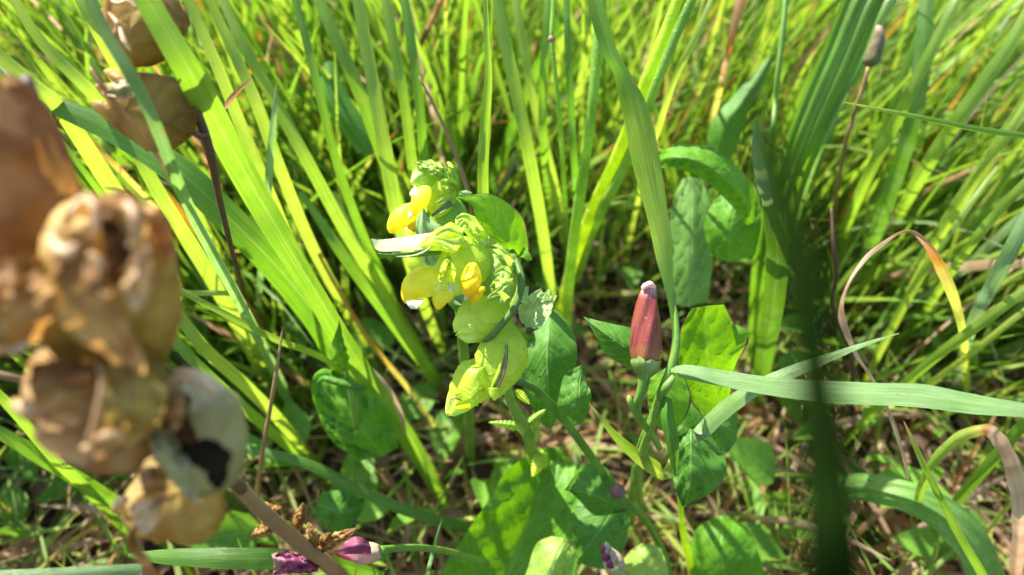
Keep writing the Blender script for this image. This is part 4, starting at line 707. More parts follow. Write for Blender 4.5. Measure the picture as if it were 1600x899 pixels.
stalk('dead_twig', 'dry straw poking in from the left edge behind the big husks', [(-50, 572, 12, 6), (0, 586, 12, 6), (40, 596, 12.3, 6), (90, 612, 13, 5)], STEMT, 'twig')
blade('small green blade with a pointed orange tip, folded below the red bud', [(920, 630, 18.6, 1.5, 0, .12), (936, 650, 18.6, 6, 0, .5), (964, 684, 18.9, 13, 0, .56), (996, 712, 19.4, 20, .2, .58), (1022, 730, 20, 24, .2, .48), (1042, 740, 20.8, 20, .4, .48), (1056, 715, 22, 12, .5, .55), (1070, 790, gd(790), 8, .5, .6)], .6, m=7, n=40)
stalk('grass_straw', 'bright yellow green thin stem at the bottom, right of the pale rounded leaf', [(1062, 760, 22, 4), (1066, 820, 23.5, 5), (1076, 870, 26, 6), (1092, 940, gd(940), 6)], CALYX, 'grass stem')
# right hand side
blade('pale narrow blade rising right behind the long horizontal leaf, with a fine tip', [(1405, 521, 17.4, 1.5), (1350, 538, 17.4, 8), (1290, 560, 17.5, 16), (1230, 583, 17.7, 24), (1180, 606, 18, 26), (1130, 640, 18.5, 30), (1092, 678, 19, 26), (1086, 690, 19.2, 10), (1060, 760, 26, 6)], .93, WAXY, n=44, m=7, twist=-.5)
blade('thin green blade with a red tip pointing up at lower right', [(1412, 658, 17.6, 1.5, 0, .12), (1424, 684, 17.6, 6, 0, .35), (1450, 740, 17.9, 10, 0, .64), (1490, 820, 18.8, 12, 0, .66), (1540, 908, 21, 14, 0, .68), (1580, 990, gd(990), 12, 0, .68)], .65, n=40, fold=.6)
blade('thin sharp blade crossing the upper right, nearly level', [(1318, 160, 17.8, 2, 0, .3), (1370, 170, 17.8, 5, 0, .5), (1450, 186, 17.8, 8, 0, .66), (1530, 202, 17.9, 9, 0, .7), (1620, 214, 18, 10, 0, .72), (1760, 226, 18.5, 10, 0, .7)], .65, n=40, fold=.5)
blade('arched dead blade, brown strand turning golden, right of centre', [(1420, 752, 20, 1.6, 0, 0.02), (1412, 715, 19.9, 4.8, 0, 0.03), (1392, 652, 19.7, 5.6, 0, 0.03), (1362, 592, 19.5, 5.6, .2, 0.04), (1338, 556, 19.4, 6.4, .3, 0.04), (1318, 510, 19.3, 11.2, .2, 0.02), (1312, 478, 19.3, 9.6, .8, 0.04), (1326, 438, 19.3, 6.4, .9, 0.06), (1352, 402, 19.3, 8.0, .6, 0.02), (1380, 378, 19.3, 8.8, .8, 0.07), (1404, 363, 19.4, 7.2, .9, 0.07), (1428, 362, 19.6, 7.2, .6, 0.10), (1452, 386, 20, 14.4, .2, 0.12), (1476, 430, 20.6, 16.8, .1, 0.30), (1496, 480, 21.6, 13.6, .2, 0.36), (1508, 540, 24, 12.0, .2, .44), (1512, 640, gd(640), 9, .2, .5)], .1, n=90, m=7, fold=.7, ragged=.22)
blade('pinkish dead strip bent over like a hook at the lower right edge', [(1430, 800, 24, 10, 0, .62), (1450, 735, 22.5, 14, 0, .6), (1490, 690, 21.6, 16, 0, .5), (1528, 672, 21, 16, .3, .3), (1550, 674, 20.8, 22, .2, .02), (1575, 710, 20.7, 24, .1, .03), (1590, 760, 21, 24, 0, .0), (1592, 830, 22, 20, 0, .02), (1584, 930, 25, 16, 0, .08)], .1, n=60, m=7, fold=.5, ragged=.2)
blade('bluish grey blade standing at the right edge, middle height', [(1660, 250, 19, 14), (1610, 330, 19.5, 20), (1575, 400, 20, 24), (1548, 450, 21, 22), (1518, 510, 23, 18), (1490, 620, gd(620), 12)], .95, WAXY, n=30)
for lab, ct, ti in (
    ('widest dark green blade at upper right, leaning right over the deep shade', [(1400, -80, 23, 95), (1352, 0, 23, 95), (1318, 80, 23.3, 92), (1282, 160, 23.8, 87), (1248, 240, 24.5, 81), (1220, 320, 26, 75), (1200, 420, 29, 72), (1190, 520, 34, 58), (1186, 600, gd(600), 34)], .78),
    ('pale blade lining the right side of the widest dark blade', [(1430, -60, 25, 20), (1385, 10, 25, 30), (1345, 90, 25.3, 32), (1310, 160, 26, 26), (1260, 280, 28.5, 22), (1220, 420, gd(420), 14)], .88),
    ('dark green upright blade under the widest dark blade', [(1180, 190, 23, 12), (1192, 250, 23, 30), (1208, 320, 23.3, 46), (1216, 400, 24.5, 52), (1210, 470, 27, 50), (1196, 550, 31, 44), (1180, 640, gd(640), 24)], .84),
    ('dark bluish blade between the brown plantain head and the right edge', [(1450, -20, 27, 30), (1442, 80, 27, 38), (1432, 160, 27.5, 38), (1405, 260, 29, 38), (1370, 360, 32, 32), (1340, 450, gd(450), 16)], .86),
    ('green leaning blade crossing right of the brown plantain head', [(1520, -50, 24, 18), (1480, 30, 24, 24), (1440, 110, 24.5, 28), (1400, 190, 25.5, 28), (1340, 310, 29, 24), (1300, 420, gd(420), 14)], .62),
    ('broad fresh blade leaning from the upper right corner', [(1640, -50, 23, 22), (1590, 50, 23.3, 30), (1530, 140, 24, 34), (1480, 210, 25, 34), (1430, 290, 28, 30), (1370, 400, gd(400), 16)], .60),
    ('narrow light blade just inside the right edge, leaning right', [(1680, 60, 21, 14), (1620, 140, 21.3, 18), (1560, 230, 22, 20), (1500, 320, 24, 20), (1440, 420, 28, 18), (1390, 530, gd(530), 12)], .50),
    ('sunlit blade running up to the right edge above the bluish grey blade', [(1700, 190, 22, 14), (1640, 250, 22.3, 20), (1560, 330, 23.3, 22), (1490, 420, 26, 20), (1420, 530, gd(530), 12)], .56),
    ('long blade from the deep shade to the right edge, below the bluish grey blade', [(1720, 360, 20, 14), (1620, 440, 20.3, 22), (1540, 500, 21.2, 24), (1460, 560, 23, 22), (1370, 640, 28, 18), (1310, 700, gd(700), 12)], .58),
    ('yellow green blade crossing behind the golden arch', [(1560, 260, 26, 8), (1500, 340, 26, 16), (1440, 430, 27, 18), (1390, 520, 30, 18), (1340, 620, gd(620), 10)], .50),
    ('dim blade right of the red tipped one at the lower right', [(1700, 560, 22, 16), (1620, 640, 22.3, 24), (1550, 720, 24, 26), (1490, 790, 27, 22), (1440, 860, gd(860), 12)], .70),
    ('bright thin blade running from the arch foot to the right edge', [(1700, 430, 24, 10), (1610, 480, 24, 14), (1520, 550, 25.5, 14), (1440, 610, 29, 12), (1390, 660, gd(660), 8)], .45),
    ):
    wd_ = max(q[3] for q in ct) > 70
    blade(lab, [(*q[:3], q[3]*.68, *q[4:]) for q in ct], ti, n=36, m=15 if wd_ else 7, pleat=.16 if wd_ else 0)
stalk('grass_straw', 'thin green stem rising out of the deep shade at top right of centre', [(1232, -50, 24, 4), (1222, 60, 24, 4.5), (1212, 150, 24.6, 4.5), (1204, 240, 26.5, 4.5), (1196, 360, gd(360), 4)], STEM, 'grass stem')
blade('brownish dead blade hanging above the deep shade', [(1170, -40, 27, 22, 0, .14), (1150, 30, 27, 14, 0, .15), (1136, 90, 27.5, 10, 0, .2), (1120, 160, 29, 9, 0, .3), (1100, 230, gd(230), 7, 0, .3)], .15)
blade('pale grey green blade standing beside the deep shade', [(1184, 190, 22, 3), (1182, 230, 22, 14), (1192, 280, 22.6, 20), (1202, 330, 24, 16), (1206, 420, gd(420)-6, 10)], .96, WAXY)
stalk('dead_twig', 'thin black stalk left of the golden arched blade', [(1299, 325, 24, 2), (1302, 380, 24, 3.5), (1306, 430, 24.6, 3.5), (1300, 480, 26, 3.5), (1330, 560, 30, 4), (1330, 660, gd(660), 4)], STEMB, 'twig')
# stem coloured dark as if shaded, very close to the lens at lower right, thrown right out of focus
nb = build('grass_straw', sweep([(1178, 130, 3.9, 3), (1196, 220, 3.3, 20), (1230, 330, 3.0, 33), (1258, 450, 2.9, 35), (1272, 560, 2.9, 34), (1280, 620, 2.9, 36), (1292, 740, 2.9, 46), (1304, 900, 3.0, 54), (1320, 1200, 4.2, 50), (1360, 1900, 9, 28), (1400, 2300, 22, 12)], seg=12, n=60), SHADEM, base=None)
tag(nb, 'stem coloured shade-dark close to the lens, blurred into a soft vertical band at lower right', 'grass stem')

# ============================================================ PLANTAIN AND OTHER BROAD LEAVES
def bleaf(lab, mb, mat, cat='leaf', name='broad_leaf'):
    return tag(build(name, mb, mat), lab, cat)
bleaf('large glossy green leaf filling the bottom middle, its left rim sunlit', leaf([(672, 925, 24.0), (717, 850, 23.6), (764, 781, 23.4), (787, 742, 23.6), (826, 710, 24.2), (856, 698, 25)], [(775, 960, 24.6), (800, 880, 24.6), (826, 820, 24.4), (846, 770, 24.6), (858, 730, 25), (862, 700, 25.2)], [(890, 950, 24.0), (902, 880, 24.0), (912, 830, 24), (912, 780, 24.2), (900, 730, 24.6), (870, 700, 25.1)], n=40, m=17, quilt=.04, nv=10, wave=.18), PLANT)
bleaf('pale green leaf end lying on the large glossy leaf at the bottom edge', leaf([(808, 930, 23.0), (824, 890, 22.8), (838, 850, 22.8), (862, 838, 23)], [(840, 940, 22.8), (858, 900, 22.4), (870, 870, 22.4), (884, 842, 22.8)], [(880, 940, 23), (892, 900, 22.8), (900, 866, 22.8), (896, 842, 23)], n=20, m=11, quilt=.05, wave=.1), BRACT)
bleaf('arched glossy dark leaf right of the bright grass leaf, upper right of centre', leaf([(1022, 262, 22.5), (1052, 262, 22.0), (1090, 276, 21.8), (1122, 300, 22), (1150, 330, 22.5), (1168, 352, 23)], [(1022, 254, 22.5), (1050, 246, 21.7), (1092, 252, 21.5), (1134, 280, 21.7), (1164, 312, 22.3), (1176, 348, 23)], [(1026, 246, 22.6), (1046, 230, 22.2), (1086, 226, 22), (1132, 246, 22.1), (1170, 280, 22.5), (1186, 330, 23)], n=32, m=11, quilt=.09, nv=9, wave=.1), PLANT)
bleaf('green leaf half hidden under the arched glossy leaf', leaf([(1110, 400, 25), (1100, 350, 24.8), (1120, 310, 24.8), (1150, 290, 25)], [(1140, 410, 24.8), (1140, 360, 24.4), (1150, 320, 24.4), (1165, 288, 24.8)], [(1180, 400, 25), (1190, 350, 24.7), (1188, 310, 24.8), (1176, 286, 25)], n=24, m=11, quilt=.06, wave=.1), PLANT)
bleaf('dim upright leaf in the shade below the arched glossy leaf', leaf([(1046, 470, 27), (1044, 400, 26.8), (1048, 330, 26.6), (1066, 280, 26.8)], [(1076, 480, 26.8), (1080, 400, 26.4), (1080, 340, 26.3), (1080, 276, 26.7)], [(1106, 470, 27), (1114, 400, 26.7), (1112, 330, 26.6), (1096, 280, 26.8)], n=24, m=11, quilt=.06, wave=.12), RIBL)
bleaf('ribbed plantain leaf arching down to the bottom right', leaf([(1262, 790, 27), (1320, 782, 25.6), (1390, 792, 24.4), (1450, 820, 24), (1496, 866, 24), (1520, 930, 24.4)], [(1258, 784, 27), (1318, 760, 25.3), (1396, 772, 24), (1464, 800, 23.6), (1516, 850, 23.7), (1550, 930, 24.2)], [(1264, 778, 27), (1322, 742, 25.4), (1400, 748, 24.3), (1480, 776, 23.9), (1540, 830, 24), (1584, 930, 24.4)], n=34, m=15, wave=.08, bulge=.1), RIBL)
bleaf('deep green leaf left of the low calyx, behind the small curled shoot', leaf([(564, 720, 24.5), (520, 690, 24.2), (494, 640, 24), (487, 600, 24), (508, 576, 24.2)], [(600, 712, 24.5), (566, 672, 24), (540, 636, 23.8), (520, 604, 23.8), (510, 576, 24.1)], [(622, 700, 24.5), (612, 650, 24.2), (582, 616, 24), (548, 592, 24), (514, 574, 24.2)], n=30, m=15, quilt=.07, nv=6, wave=.3), PLANT)
bleaf('curled lower leaf in the shade at the bottom, left of the needle', leaf([(486, 800, 26.5), (510, 826, 26.3), (540, 830, 26.3), (566, 800, 26.5)], [(496, 786, 26.4), (520, 798, 26), (545, 800, 26), (568, 790, 26.4)], [(502, 770, 26.5), (530, 766, 26.2), (552, 772, 26.2), (570, 780, 26.5)], n=18, m=9, wave=.15, quilt=.05), BINDS)
sc_ = thing('leafy_shoot', 'small bright green curled leafy shoot left of the flowers, above the deep green leaf', 'plant', P(560, 760, gd(760)))
stem('stem', [(536, 560, 21.5, 4), (545, 600, 21.8, 4), (556, 660, 23.5, 5), (560, 760, gd(760), 5)], STEM, sc_)
part('leaf', leaf([(534, 582, 21.5), (516, 560, 21.3), (518, 536, 21.3), (528, 512, 21.4)], [(540, 580, 21.3), (530, 555, 21.0), (528, 534, 21.0), (530, 500, 21.3)], [(548, 578, 21.4), (546, 556, 21.2), (538, 532, 21.2), (532, 508, 21.3)], n=22, m=9, teeth=5, ta=.2, wave=.1, quilt=.05), BINDL, sc_)
part('leaf', sweep([(496, 600, 21.6, 2), (506, 592, 21.5, 5), (530, 598, 21.4, 6), (552, 604, 21.4, 6), (572, 606, 21.5, 3)], n=20, seg=10, nz=.1), BINDS, sc_)
part('leaf', leaf([(486, 604, 21.8), (490, 594, 21.7), (512, 590, 21.6)], [(488, 592, 21.7), (498, 584, 21.5), (516, 584, 21.6)], [(492, 584, 21.8), (504, 576, 21.7), (520, 578, 21.7)], n=10, m=7), BINDL, sc_)
bleaf('striped sun flecked leaf at the bottom, right of the yellow green stem', leaf([(1092, 940, 27), (1076, 880, 26.6), (1086, 830, 26.6), (1120, 806, 27)], [(1140, 950, 26.8), (1130, 890, 26.2), (1126, 850, 26.2), (1130, 806, 26.8)], [(1200, 930, 27), (1190, 880, 26.6), (1170, 830, 26.6), (1140, 806, 27)], n=24, m=11, quilt=.06, wave=.1), PLANT)
bleaf('long green leaf lying behind the leaning mid green blade, upper left', leaf([(505, 100, 30), (500, 150, 30), (530, 200, 30), (560, 240, 30)], [(512, 96, 30), (520, 150, 29.6), (548, 196, 29.6), (580, 240, 30)], [(520, 96, 30), (545, 150, 30), (572, 190, 30), (600, 236, 30)], n=16, m=7), BINDS)
bleaf('dim arching leaf left of the thin stem above the deep shade', leaf([(1100, 260, 31), (1112, 190, 30.6), (1146, 150, 30.5), (1200, 90, 30.6)], [(1124, 260, 30.8), (1136, 196, 30.2), (1164, 156, 30.1), (1206, 86, 30.5)], [(1150, 250, 31), (1162, 196, 30.6), (1184, 150, 30.5), (1214, 84, 30.6)], n=24, m=9, wave=.1), BINDS)
# brown plantain head
ph_ = thing('plantain_flower', 'brown oval plantain flower head on a thin stalk at the top right', 'flower', P(1290, 420, gd(420)))
part('flower_head', sweep([(1358, 104, 24.4, 5), (1360, 96, 24.4, 12), (1364, 76, 24.4, 15), (1369, 56, 24.4, 13), (1374, 42, 24.4, 6)], n=40, seg=26, nz=.06, ridges=13, ra=.06, twist=.6), HEADB, ph_)
stem('stem', [(1358, 104, 24.4, 4), (1350, 130, 24.5, 3), (1334, 180, 25, 3), (1316, 250, 27.5, 3), (1290, 420, gd(420), 4)], STEMT, ph_)

# small buds
k = thing('knapweed_bud', 'small scaly green and purple bud poking up at the bottom centre', 'bud', P(962, 1000, gd(1000)))
b0 = part('bud', sweep([(966, 896, 20.6, 10), (962, 886, 20.6, 16), (956, 874, 20.6, 16), (948, 862, 20.6, 10), (942, 854, 20.6, 3)], n=18, seg=16), SHELL, k)
for q in range(9):
    a_ = q*2.4; r_ = 10-q*.7; cx_, cy_ = 963-q*2.2, 888-q*3.6
    x_ = cx_+math.cos(a_)*r_; part('scale', leaf([(x_-6, cy_+4, 20.1), (x_-7, cy_-6, 20.0), (x_-3, cy_-13, 20.05)], [(x_, cy_+5, 20.0), (x_-1, cy_-6, 19.9), (x_-3, cy_-14, 20.05)], [(x_+6, cy_+4, 20.1), (x_+5, cy_-6, 20.0), (x_-2, cy_-13, 20.05)], n=7, m=5), (MAUVE if q % 3 == 1 else SHELL), k)
stem('stem', [(964, 894, 20.6, 6), (968, 920, 21.2, 5), (964, 1000, gd(1000), 5)], STEM, k)
tag(build('seed_pod', sweep([(953, 768, 21.8, 3), (957, 768, 21.8, 9), (965, 768, 21.8, 12), (973, 768, 21.8, 9), (977, 768, 21.8, 3)], n=16, seg=16, nz=.05), PLUM), 'little round plum brown ball on the bindweed stem beside the dull arrow leaf', 'seed pod')

# clover with dry leaves on its brown stem
cl = thing('red_clover', 'faded magenta clover flowers with dry crinkled leaves on a bent brown stem at the bottom', 'flower', P(560, 990, 19.5))
stem('stem', [(352, 738, 12.6, 10), (376, 764, 13.0, 11), (420, 808, 13.8, 12), (470, 850, 14.8, 12), (520, 890, 16, 12), (580, 960, 18, 12), (640, 1040, 21, 10)], STEMT, cl)
f1 = part('flower', sweep([(594, 860, 16.2, 10), (584, 862, 16.2, 14), (566, 864, 16.2, 17), (546, 862, 16.2, 13), (530, 858, 16.2, 10), (522, 856, 16.2, 4)], n=24, seg=18, ridges=5, ra=.12, nz=.08, twist=.2), PINKB, cl, 'pink and cream flower bud')
part('petal', leaf([(576, 846, 15.9), (558, 838, 15.7), (536, 846, 15.7), (522, 856, 15.9)], [(580, 856, 15.7), (560, 852, 15.5), (540, 856, 15.6), (522, 860, 15.9)], [(580, 868, 15.9), (562, 866, 15.7), (540, 866, 15.7), (524, 864, 15.9)], n=14, m=9, wave=.08), MAUVE, f1)
part('petal', leaf([(500, 884, 15.6), (474, 868, 15.3), (448, 860, 15.3), (424, 866, 15.5)], [(498, 888, 15.4), (474, 880, 15.1), (450, 876, 15.1), (428, 880, 15.4)], [(496, 894, 15.6), (476, 896, 15.4), (450, 896, 15.4), (426, 900, 15.6)], n=18, m=11, wave=.18, quilt=.08, nv=3), MAUVE, cl, 'withered magenta petal')
part('petal', leaf([(516, 872, 15.8), (504, 866, 15.6), (494, 862, 15.6)], [(514, 878, 15.7), (504, 874, 15.5), (496, 872, 15.6)], [(512, 882, 15.8), (504, 882, 15.6), (496, 880, 15.6)], n=8, m=5, wave=.1), MAUVE, cl)
def dryleaf(a, b, w_, d0):
    ax = np.array([b[0]-a[0], b[1]-a[1]], float); L = np.linalg.norm(ax); ax /= L; s_ = np.array([-ax[1], ax[0]])
    t = np.linspace(0, 1, 5); ww = w_/2*np.array([.3, .9, 1, .7, .1])
    mid = [(a[0]+ax[0]*L*q, a[1]+ax[1]*L*q, d0-.15*math.sin(3*q)) for q in t]
    l = [(m_[0]+s_[0]*x_, m_[1]+s_[1]*x_, m_[2]+.15) for m_, x_ in zip(mid, ww)]; r_ = [(m_[0]-s_[0]*x_, m_[1]-s_[1]*x_, m_[2]+.15) for m_, x_ in zip(mid, ww)]
    part('dry_leaf', leaf(l, mid, r_, n=26, m=9, teeth=6, ta=.2, quilt=.07, nv=6, wave=.08, seed=int(a[0])), CREAM if w_ > 26 else HUSK, cl)
dryleaf((496, 862), (556, 826), 26, 15.3); dryleaf((492, 856), (482, 816), 20, 15.0); dryleaf((462, 832), (474, 786), 22, 14.7); dryleaf((438, 816), (410, 784), 26, 14.2)
dryleaf((430, 822), (392, 838), 24, 14.2); dryleaf((500, 852), (516, 832), 18, 15.2); dryleaf((420, 806), (440, 792), 16, 14.2)
stem('flower_stalk', [(592, 861, 16.2, 8), (610, 858, 16.6, 6), (650, 856, 17.6, 5.5), (700, 862, 20, 5), (760, 880, 23, 5)], STEM, cl)

# ============================================================ SMALL DRIED HUSKS, UPPER LEFT
dh = thing('dried_seed_head', 'two small round translucent brown husks on a dark stalk at the upper left', 'seed head', P(420, 520, gd(520)))
stem('stem', [(240, -60, 13.4, 6), (262, 20, 13.5, 8), (272, 80, 13.6, 8), (294, 140, 13.8, 7), (318, 205, 14.2, 8), (332, 255, 14.8, 7), (345, 320, 17, 5), (370, 420, 23, 4), (400, 520, gd(520), 4)], STEMB, dh)
h1 = part('husk', bladder((274, 84, 13.5), (186, 8, 13.3), [(0, 4), (.05, 26), (.2, 52), (.5, 66), (.8, 58), (1, 40), (1.1, 30), (1.02, 22), (.8, 14)], flat=.6, seed=41, nz=.08, n=34, seg=36, teeth=4, ta=.15), HUSKO, dh)
part('husk', bladder((282, 10, 13.8), (262, 60, 13.5), [(0, 8), (.3, 20), (.7, 22), (1, 8)], flat=.7, seed=42, nz=.15), RUST, h1)
for pts in ([(168, -10, 12.9, 3), (182, 6, 12.8, 4), (200, 2, 12.8, 3), (214, 14, 12.8, 2)], [(170, 20, 12.9, 2), (184, 38, 12.7, 4), (178, 52, 12.9, 2)], [(186, 34, 12.8, 3), (192, 60, 12.6, 4), (204, 80, 12.6, 2)]):
    part('husk_rim', sweep(pts, n=12, seg=8, nz=.2), CREAM, h1)
h2 = part('husk', bladder((304, 205, 13.9), (186, 150, 13.5), [(0, 4), (.05, 26), (.2, 50), (.45, 62), (.75, 55), (1, 36), (1.1, 26), (1.0, 18), (.8, 10)], flat=.55, seed=45, nz=.08, n=34, seg=36, teeth=4, ta=.2), HUSKO, dh)
part('husk_stalk', sweep([(324, 212, 14.2, 4), (312, 212, 14, 4), (298, 204, 13.9, 6)], n=10, seg=8), STEMB, h2)
part('husk_stalk', sweep([(276, 92, 13.6, 4), (268, 86, 13.5, 5), (258, 78, 13.5, 6)], n=10, seg=8), STEMB, h1)
part('husk_rim', leaf([(162, 142, 13.0), (178, 128, 12.8), (200, 124, 12.9), (212, 122, 13)], [(160, 145, 12.9), (182, 138, 12.7), (200, 136, 12.7), (212, 138, 12.9)], [(164, 148, 13), (186, 150, 12.8), (202, 152, 12.8), (212, 150, 13)], n=14, m=7, wave=.1), HUSKP, h2)
part('husk_rim', sweep([(160, 146, 12.9, 1.5), (176, 151, 12.8, 2.5), (196, 153, 12.8, 2.5), (212, 150, 12.9, 1.5)], n=12, seg=8), CREAM, h2)
stalk('dead_twig', 'thin pale whitish straw crossing in front of the lower small husk', [(140, 104, 12.8, 1.5), (152, 124, 12.8, 3.5), (176, 156, 12.9, 3.5), (210, 196, 13.2, 3.5), (240, 236, 13.8, 3.5), (280, 300, 15.5, 4), (360, 460, 25, 4)], CREAM, 'dead stalk')

# ============================================================ BIG DRIED SEED HEAD, NEAR THE LENS
bh = thing('dried_seed_head', 'huge blurred brown seed head at the left edge, several torn husks with black seeds', 'seed head', P(560, 1000, 18.5))
stem('stem', [(40, 120, 9.6, 10), (110, 320, 9.7, 12), (160, 500, 9.8, 13), (230, 640, 10.0, 13), (300, 710, 10.8, 12), (352, 744, 12.3, 11), (376, 764, 13.0, 11)], STEMB, bh)
A = part('husk', bladder((30, 520, 9.3), (-4, 130, 8.7), [(0, 20), (.05, 60), (.25, 92), (.55, 104), (.8, 86), (.95, 52), (1.02, 20)], flat=.6, seed=51, nz=.13, n=44, seg=48, ridges=7, ra=.03), RUST, bh)
part('husk_flap', leaf([(-60, 430, 8.2), (-60, 500, 8.0), (-30, 556, 8.2), (20, 548, 8.5)], [(20, 400, 7.9), (20, 460, 7.7), (20, 510, 7.9), (36, 548, 8.4)], [(92, 400, 8.3), (92, 450, 8.2), (84, 490, 8.3), (64, 530, 8.5)], n=22, m=13, wave=.22, bulge=.3, seed=2), HUSK, A)
part('husk_rim', sweep([(-20, 540, 8.1, 6), (20, 547, 8.1, 8), (44, 536, 8.1, 6)], n=14, seg=10, nz=.15), CREAM, A)
B = part('husk', bladder((186, 590, 9.1), (164, 328, 8.2), [(0, 20), (.06, 66), (.25, 94), (.5, 102), (.75, 96), (.92, 80), (1.02, 56), (.95, 40), (.7, 30), (.45, 18), (.35, 3)], flat=.7, seed=57, nz=.09, n=48, seg=48), HUSKO, bh)
part('husk_inside', sweep([(170, 344, 7.68, 16), (182, 380, 7.55, 20), (184, 420, 7.5, 14), (182, 446, 7.6, 5)], n=18, seg=16, flat=.35, nz=.15), INNER, B, 'dark patch standing for the shaded mouth')  # dark body set over the mouth for its shade
part('husk_flap', leaf([(80, 392, 7.8), (84, 440, 7.6), (100, 510, 7.8), (170, 560, 8.1), (210, 590, 8.3)], [(124, 386, 7.45), (140, 450, 7.35), (166, 500, 7.5), (200, 560, 7.8), (222, 600, 8.2)], [(158, 400, 7.6), (176, 450, 7.5), (196, 500, 7.6), (222, 550, 7.9), (230, 596, 8.2)], n=28, m=13, wave=.12, bulge=.15, seed=5), HUSK, B, 'tan flap folded down from the mouth')
part('husk_flap', leaf([(186, 430, 7.5), (194, 460, 7.45), (206, 490, 7.6)], [(208, 400, 7.4), (214, 440, 7.35), (214, 480, 7.55)], [(234, 380, 7.6), (238, 430, 7.6), (226, 478, 7.7)], n=16, m=9, wave=.12, seed=8), CREAM, B)
part('husk_flap', leaf([(150, 310, 7.8), (180, 296, 7.7), (212, 306, 7.8), (240, 350, 8)], [(150, 330, 7.6), (180, 320, 7.5), (204, 335, 7.6), (220, 380, 7.9)], [(150, 350, 7.7), (176, 344, 7.55), (194, 362, 7.6), (206, 410, 7.8)], n=18, m=9, wave=.12, seed=9), HUSK, B)
for pts, mt in (([(82, 362, 7.6, 8), (86, 384, 7.5, 11), (102, 396, 7.4, 11), (120, 386, 7.5, 8)], CREAM), ([(100, 352, 7.5, 6), (108, 336, 7.4, 8), (118, 322, 7.4, 6), (132, 306, 7.6, 4)], CREAM), ([(134, 308, 7.5, 7), (146, 322, 7.4, 8), (150, 350, 7.4, 7), (142, 368, 7.5, 4)], CREAM), ([(196, 318, 7.5, 9), (210, 336, 7.4, 10), (214, 360, 7.4, 9), (206, 386, 7.5, 6)], CREAM), ([(108, 366, 7.5, 8), (130, 376, 7.5, 8), (146, 384, 7.5, 5)], RUST), ([(232, 330, 7.9, 14), (254, 360, 8.1, 16), (262, 400, 8.3, 14)], RUST), ([(140, 396, 7.4, 6), (154, 410, 7.4, 8), (162, 436, 7.45, 6)], CREAM)):
    part('husk_rim', sweep(pts, n=14, seg=10, nz=.2, seed=int(pts[0][0])), mt, B)
Cc = part('husk', bladder((250, 580, 9.6), (62, 656, 8.8), [(0, 20), (.08, 76), (.3, 118), (.6, 122), (.85, 96), (1.0, 56), (1.06, 24)], flat=.65, seed=61, nz=.08, n=40, seg=44), HUSK, bh)
part('husk_side', leaf([(150, 560, 8.2), (166, 620, 8.0), (160, 680, 8.1), (150, 700, 8.3)], [(200, 550, 8.1), (206, 610, 7.8), (200, 660, 7.9), (176, 700, 8.2)], [(256, 560, 8.6), (262, 610, 8.4), (248, 660, 8.4), (200, 704, 8.4)], n=22, m=11, wave=.1, bulge=.12, seed=12), HUSKO, Cc)
part('husk_flap', leaf([(50, 570, 8.3), (46, 604, 8.1), (60, 640, 8.2), (86, 668, 8.3)], [(98, 560, 8.1), (96, 594, 7.95), (100, 630, 8.05), (104, 664, 8.25)], [(148, 562, 8.2), (150, 596, 8.05), (146, 630, 8.1), (124, 664, 8.3)], n=18, m=11, wave=.15, seed=13), HUSK, Cc, 'tan inner flap')
part('husk_crease', sweep([(90, 604, 7.9, 4), (120, 600, 7.85, 6), (150, 590, 7.9, 7), (152, 572, 8, 3)], n=14, seg=8, flat=.4), INNER, Cc)  # dark strip painting the shade in the crease
part('husk_rim', sweep([(150, 566, 7.9, 3), (160, 590, 7.8, 5), (156, 630, 7.8, 6), (146, 668, 7.9, 5), (138, 688, 8, 3)], n=18, seg=8, nz=.15), CREAM, Cc)
part('husk_rim', sweep([(24, 630, 8.6, 8), (40, 640, 8.4, 14), (60, 636, 8.4, 9)], n=12, seg=10, nz=.25, seed=3), CREAM, Cc)
part('husk_rim', sweep([(148, 688, 7.9, 6), (166, 682, 7.8, 9), (188, 682, 7.9, 7)], n=12, seg=10, nz=.15, seed=4), CREAM, Cc)
part('husk_rim', sweep([(128, 700, 8, 5), (138, 702, 7.9, 8), (148, 708, 8, 4)], n=10, seg=10, nz=.15, seed=6), CREAM, Cc)
part('husk_crease', sweep([(140, 718, 7.95, 4), (165, 712, 7.85, 8), (195, 700, 7.95, 5)], n=12, seg=8, flat=.4), RUST, Cc)
D = part('husk', bladder((330, 770, 10.4), (296, 592, 9.6), [(0, 10), (.06, 40), (.25, 62), (.5, 72), (.75, 66), (.93, 40), (1.02, 16)], flat=.6, seed=67, nz=.09, n=40, seg=40), HUSKP, bh)
D['label'] = 'papery grey green husk torn open over black seeds'
part('husk_inside', leaf([(262, 618, 9.1), (260, 660, 9.0), (276, 690, 9.0), (298, 716, 9.1)], [(280, 612, 8.95), (280, 650, 8.85), (292, 686, 8.9), (308, 716, 9.05)], [(300, 620, 9.05), (296, 650, 8.95), (308, 680, 8.95), (318, 712, 9.05)], n=18, m=9, wave=.06), INNER, D)  # dark sheet for the shade inside the torn husk
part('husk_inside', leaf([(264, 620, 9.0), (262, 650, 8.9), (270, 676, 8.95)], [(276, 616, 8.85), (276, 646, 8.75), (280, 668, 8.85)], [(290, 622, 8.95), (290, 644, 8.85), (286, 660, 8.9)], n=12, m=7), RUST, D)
part('seed', bladder((302, 700, 8.9), (356, 728, 8.8), [(0, 10), (.1, 22), (.5, 25), (.9, 22), (1, 8)], flat=.4, seed=71, nz=.12), SEED, D)
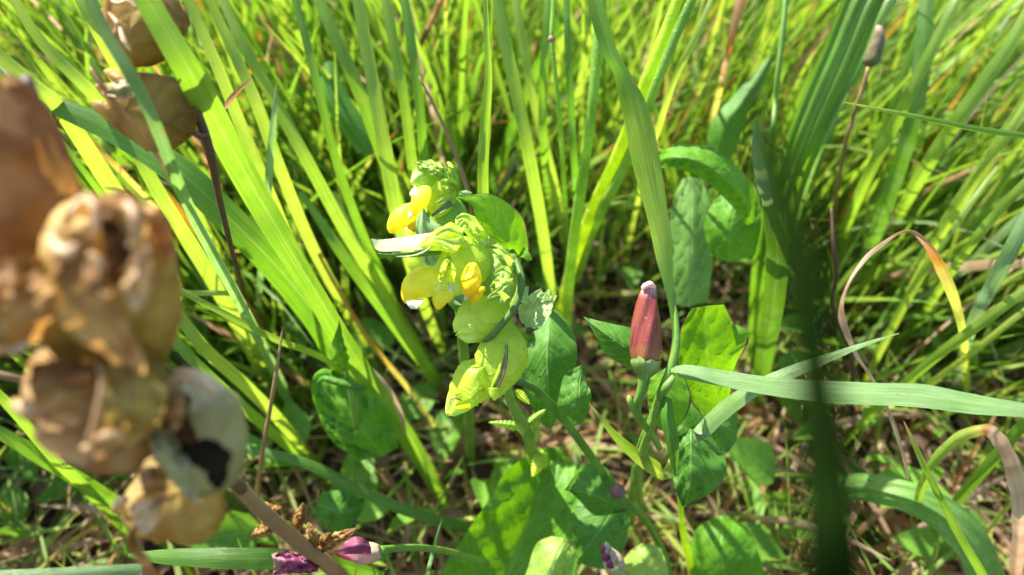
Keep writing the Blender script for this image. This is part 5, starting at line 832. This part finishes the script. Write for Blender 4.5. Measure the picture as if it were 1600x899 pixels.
part('seed', bladder((340, 726, 8.9), (340, 764, 8.9), [(0, 8), (.2, 16), (.6, 16), (1, 5)], flat=.4, seed=72, nz=.12), SEED, D)
part('seed', bladder((288, 690, 9.0), (312, 720, 8.9), [(0, 6), (.2, 14), (.7, 14), (1, 5)], flat=.4, seed=73, nz=.12), SEED, D)
part('husk_rim', sweep([(244, 622, 9.3, 5), (256, 604, 9.2, 9), (276, 590, 9.2, 11), (300, 586, 9.2, 10), (322, 600, 9.2, 10), (332, 616, 9.3, 5)], n=20, seg=10, nz=.2, seed=9), CREAM, D)
part('husk_flap', leaf([(230, 650, 9.2), (236, 700, 9.0), (262, 740, 9.0), (298, 786, 9.1)], [(252, 670, 9.0), (262, 706, 8.85), (284, 738, 8.85), (302, 788, 9.05)], [(266, 680, 9.05), (284, 704, 8.9), (304, 736, 8.9), (308, 786, 9.05)], n=20, m=9, wave=.14, seed=15), HUSKP, D)
E = part('husk', bladder((340, 750, 11.0), (205, 808, 10.2), [(0, 16), (.08, 56), (.3, 78), (.6, 76), (.85, 50), (1.0, 34), (1.06, 24), (.98, 16), (.8, 6)], flat=.65, seed=77, nz=.09, n=40, seg=40), HUSKO, bh)
part('husk_flap', leaf([(204, 788, 9.8), (206, 812, 9.6), (224, 836, 9.7)], [(232, 782, 9.6), (234, 802, 9.5), (240, 826, 9.6)], [(262, 776, 9.7), (252, 796, 9.6), (250, 816, 9.7)], n=14, m=9, wave=.1), CREAM, E)
part('husk_flap', leaf([(214, 734, 9.7), (220, 756, 9.5), (226, 778, 9.6)], [(236, 728, 9.5), (240, 754, 9.35), (244, 776, 9.5)], [(260, 730, 9.6), (262, 752, 9.5), (262, 772, 9.6)], n=12, m=7), RUST, E)
part('husk_rim', sweep([(178, 800, 9.9, 5), (186, 788, 9.8, 9), (198, 778, 9.8, 6)], n=10, seg=10, nz=.2), CREAM, E)
part('husk_rim', sweep([(208, 826, 9.7, 4), (204, 850, 9.9, 7), (228, 880, 10.1, 7), (250, 912, 10.4, 4)], n=14, seg=10, nz=.3), HUSK, E)
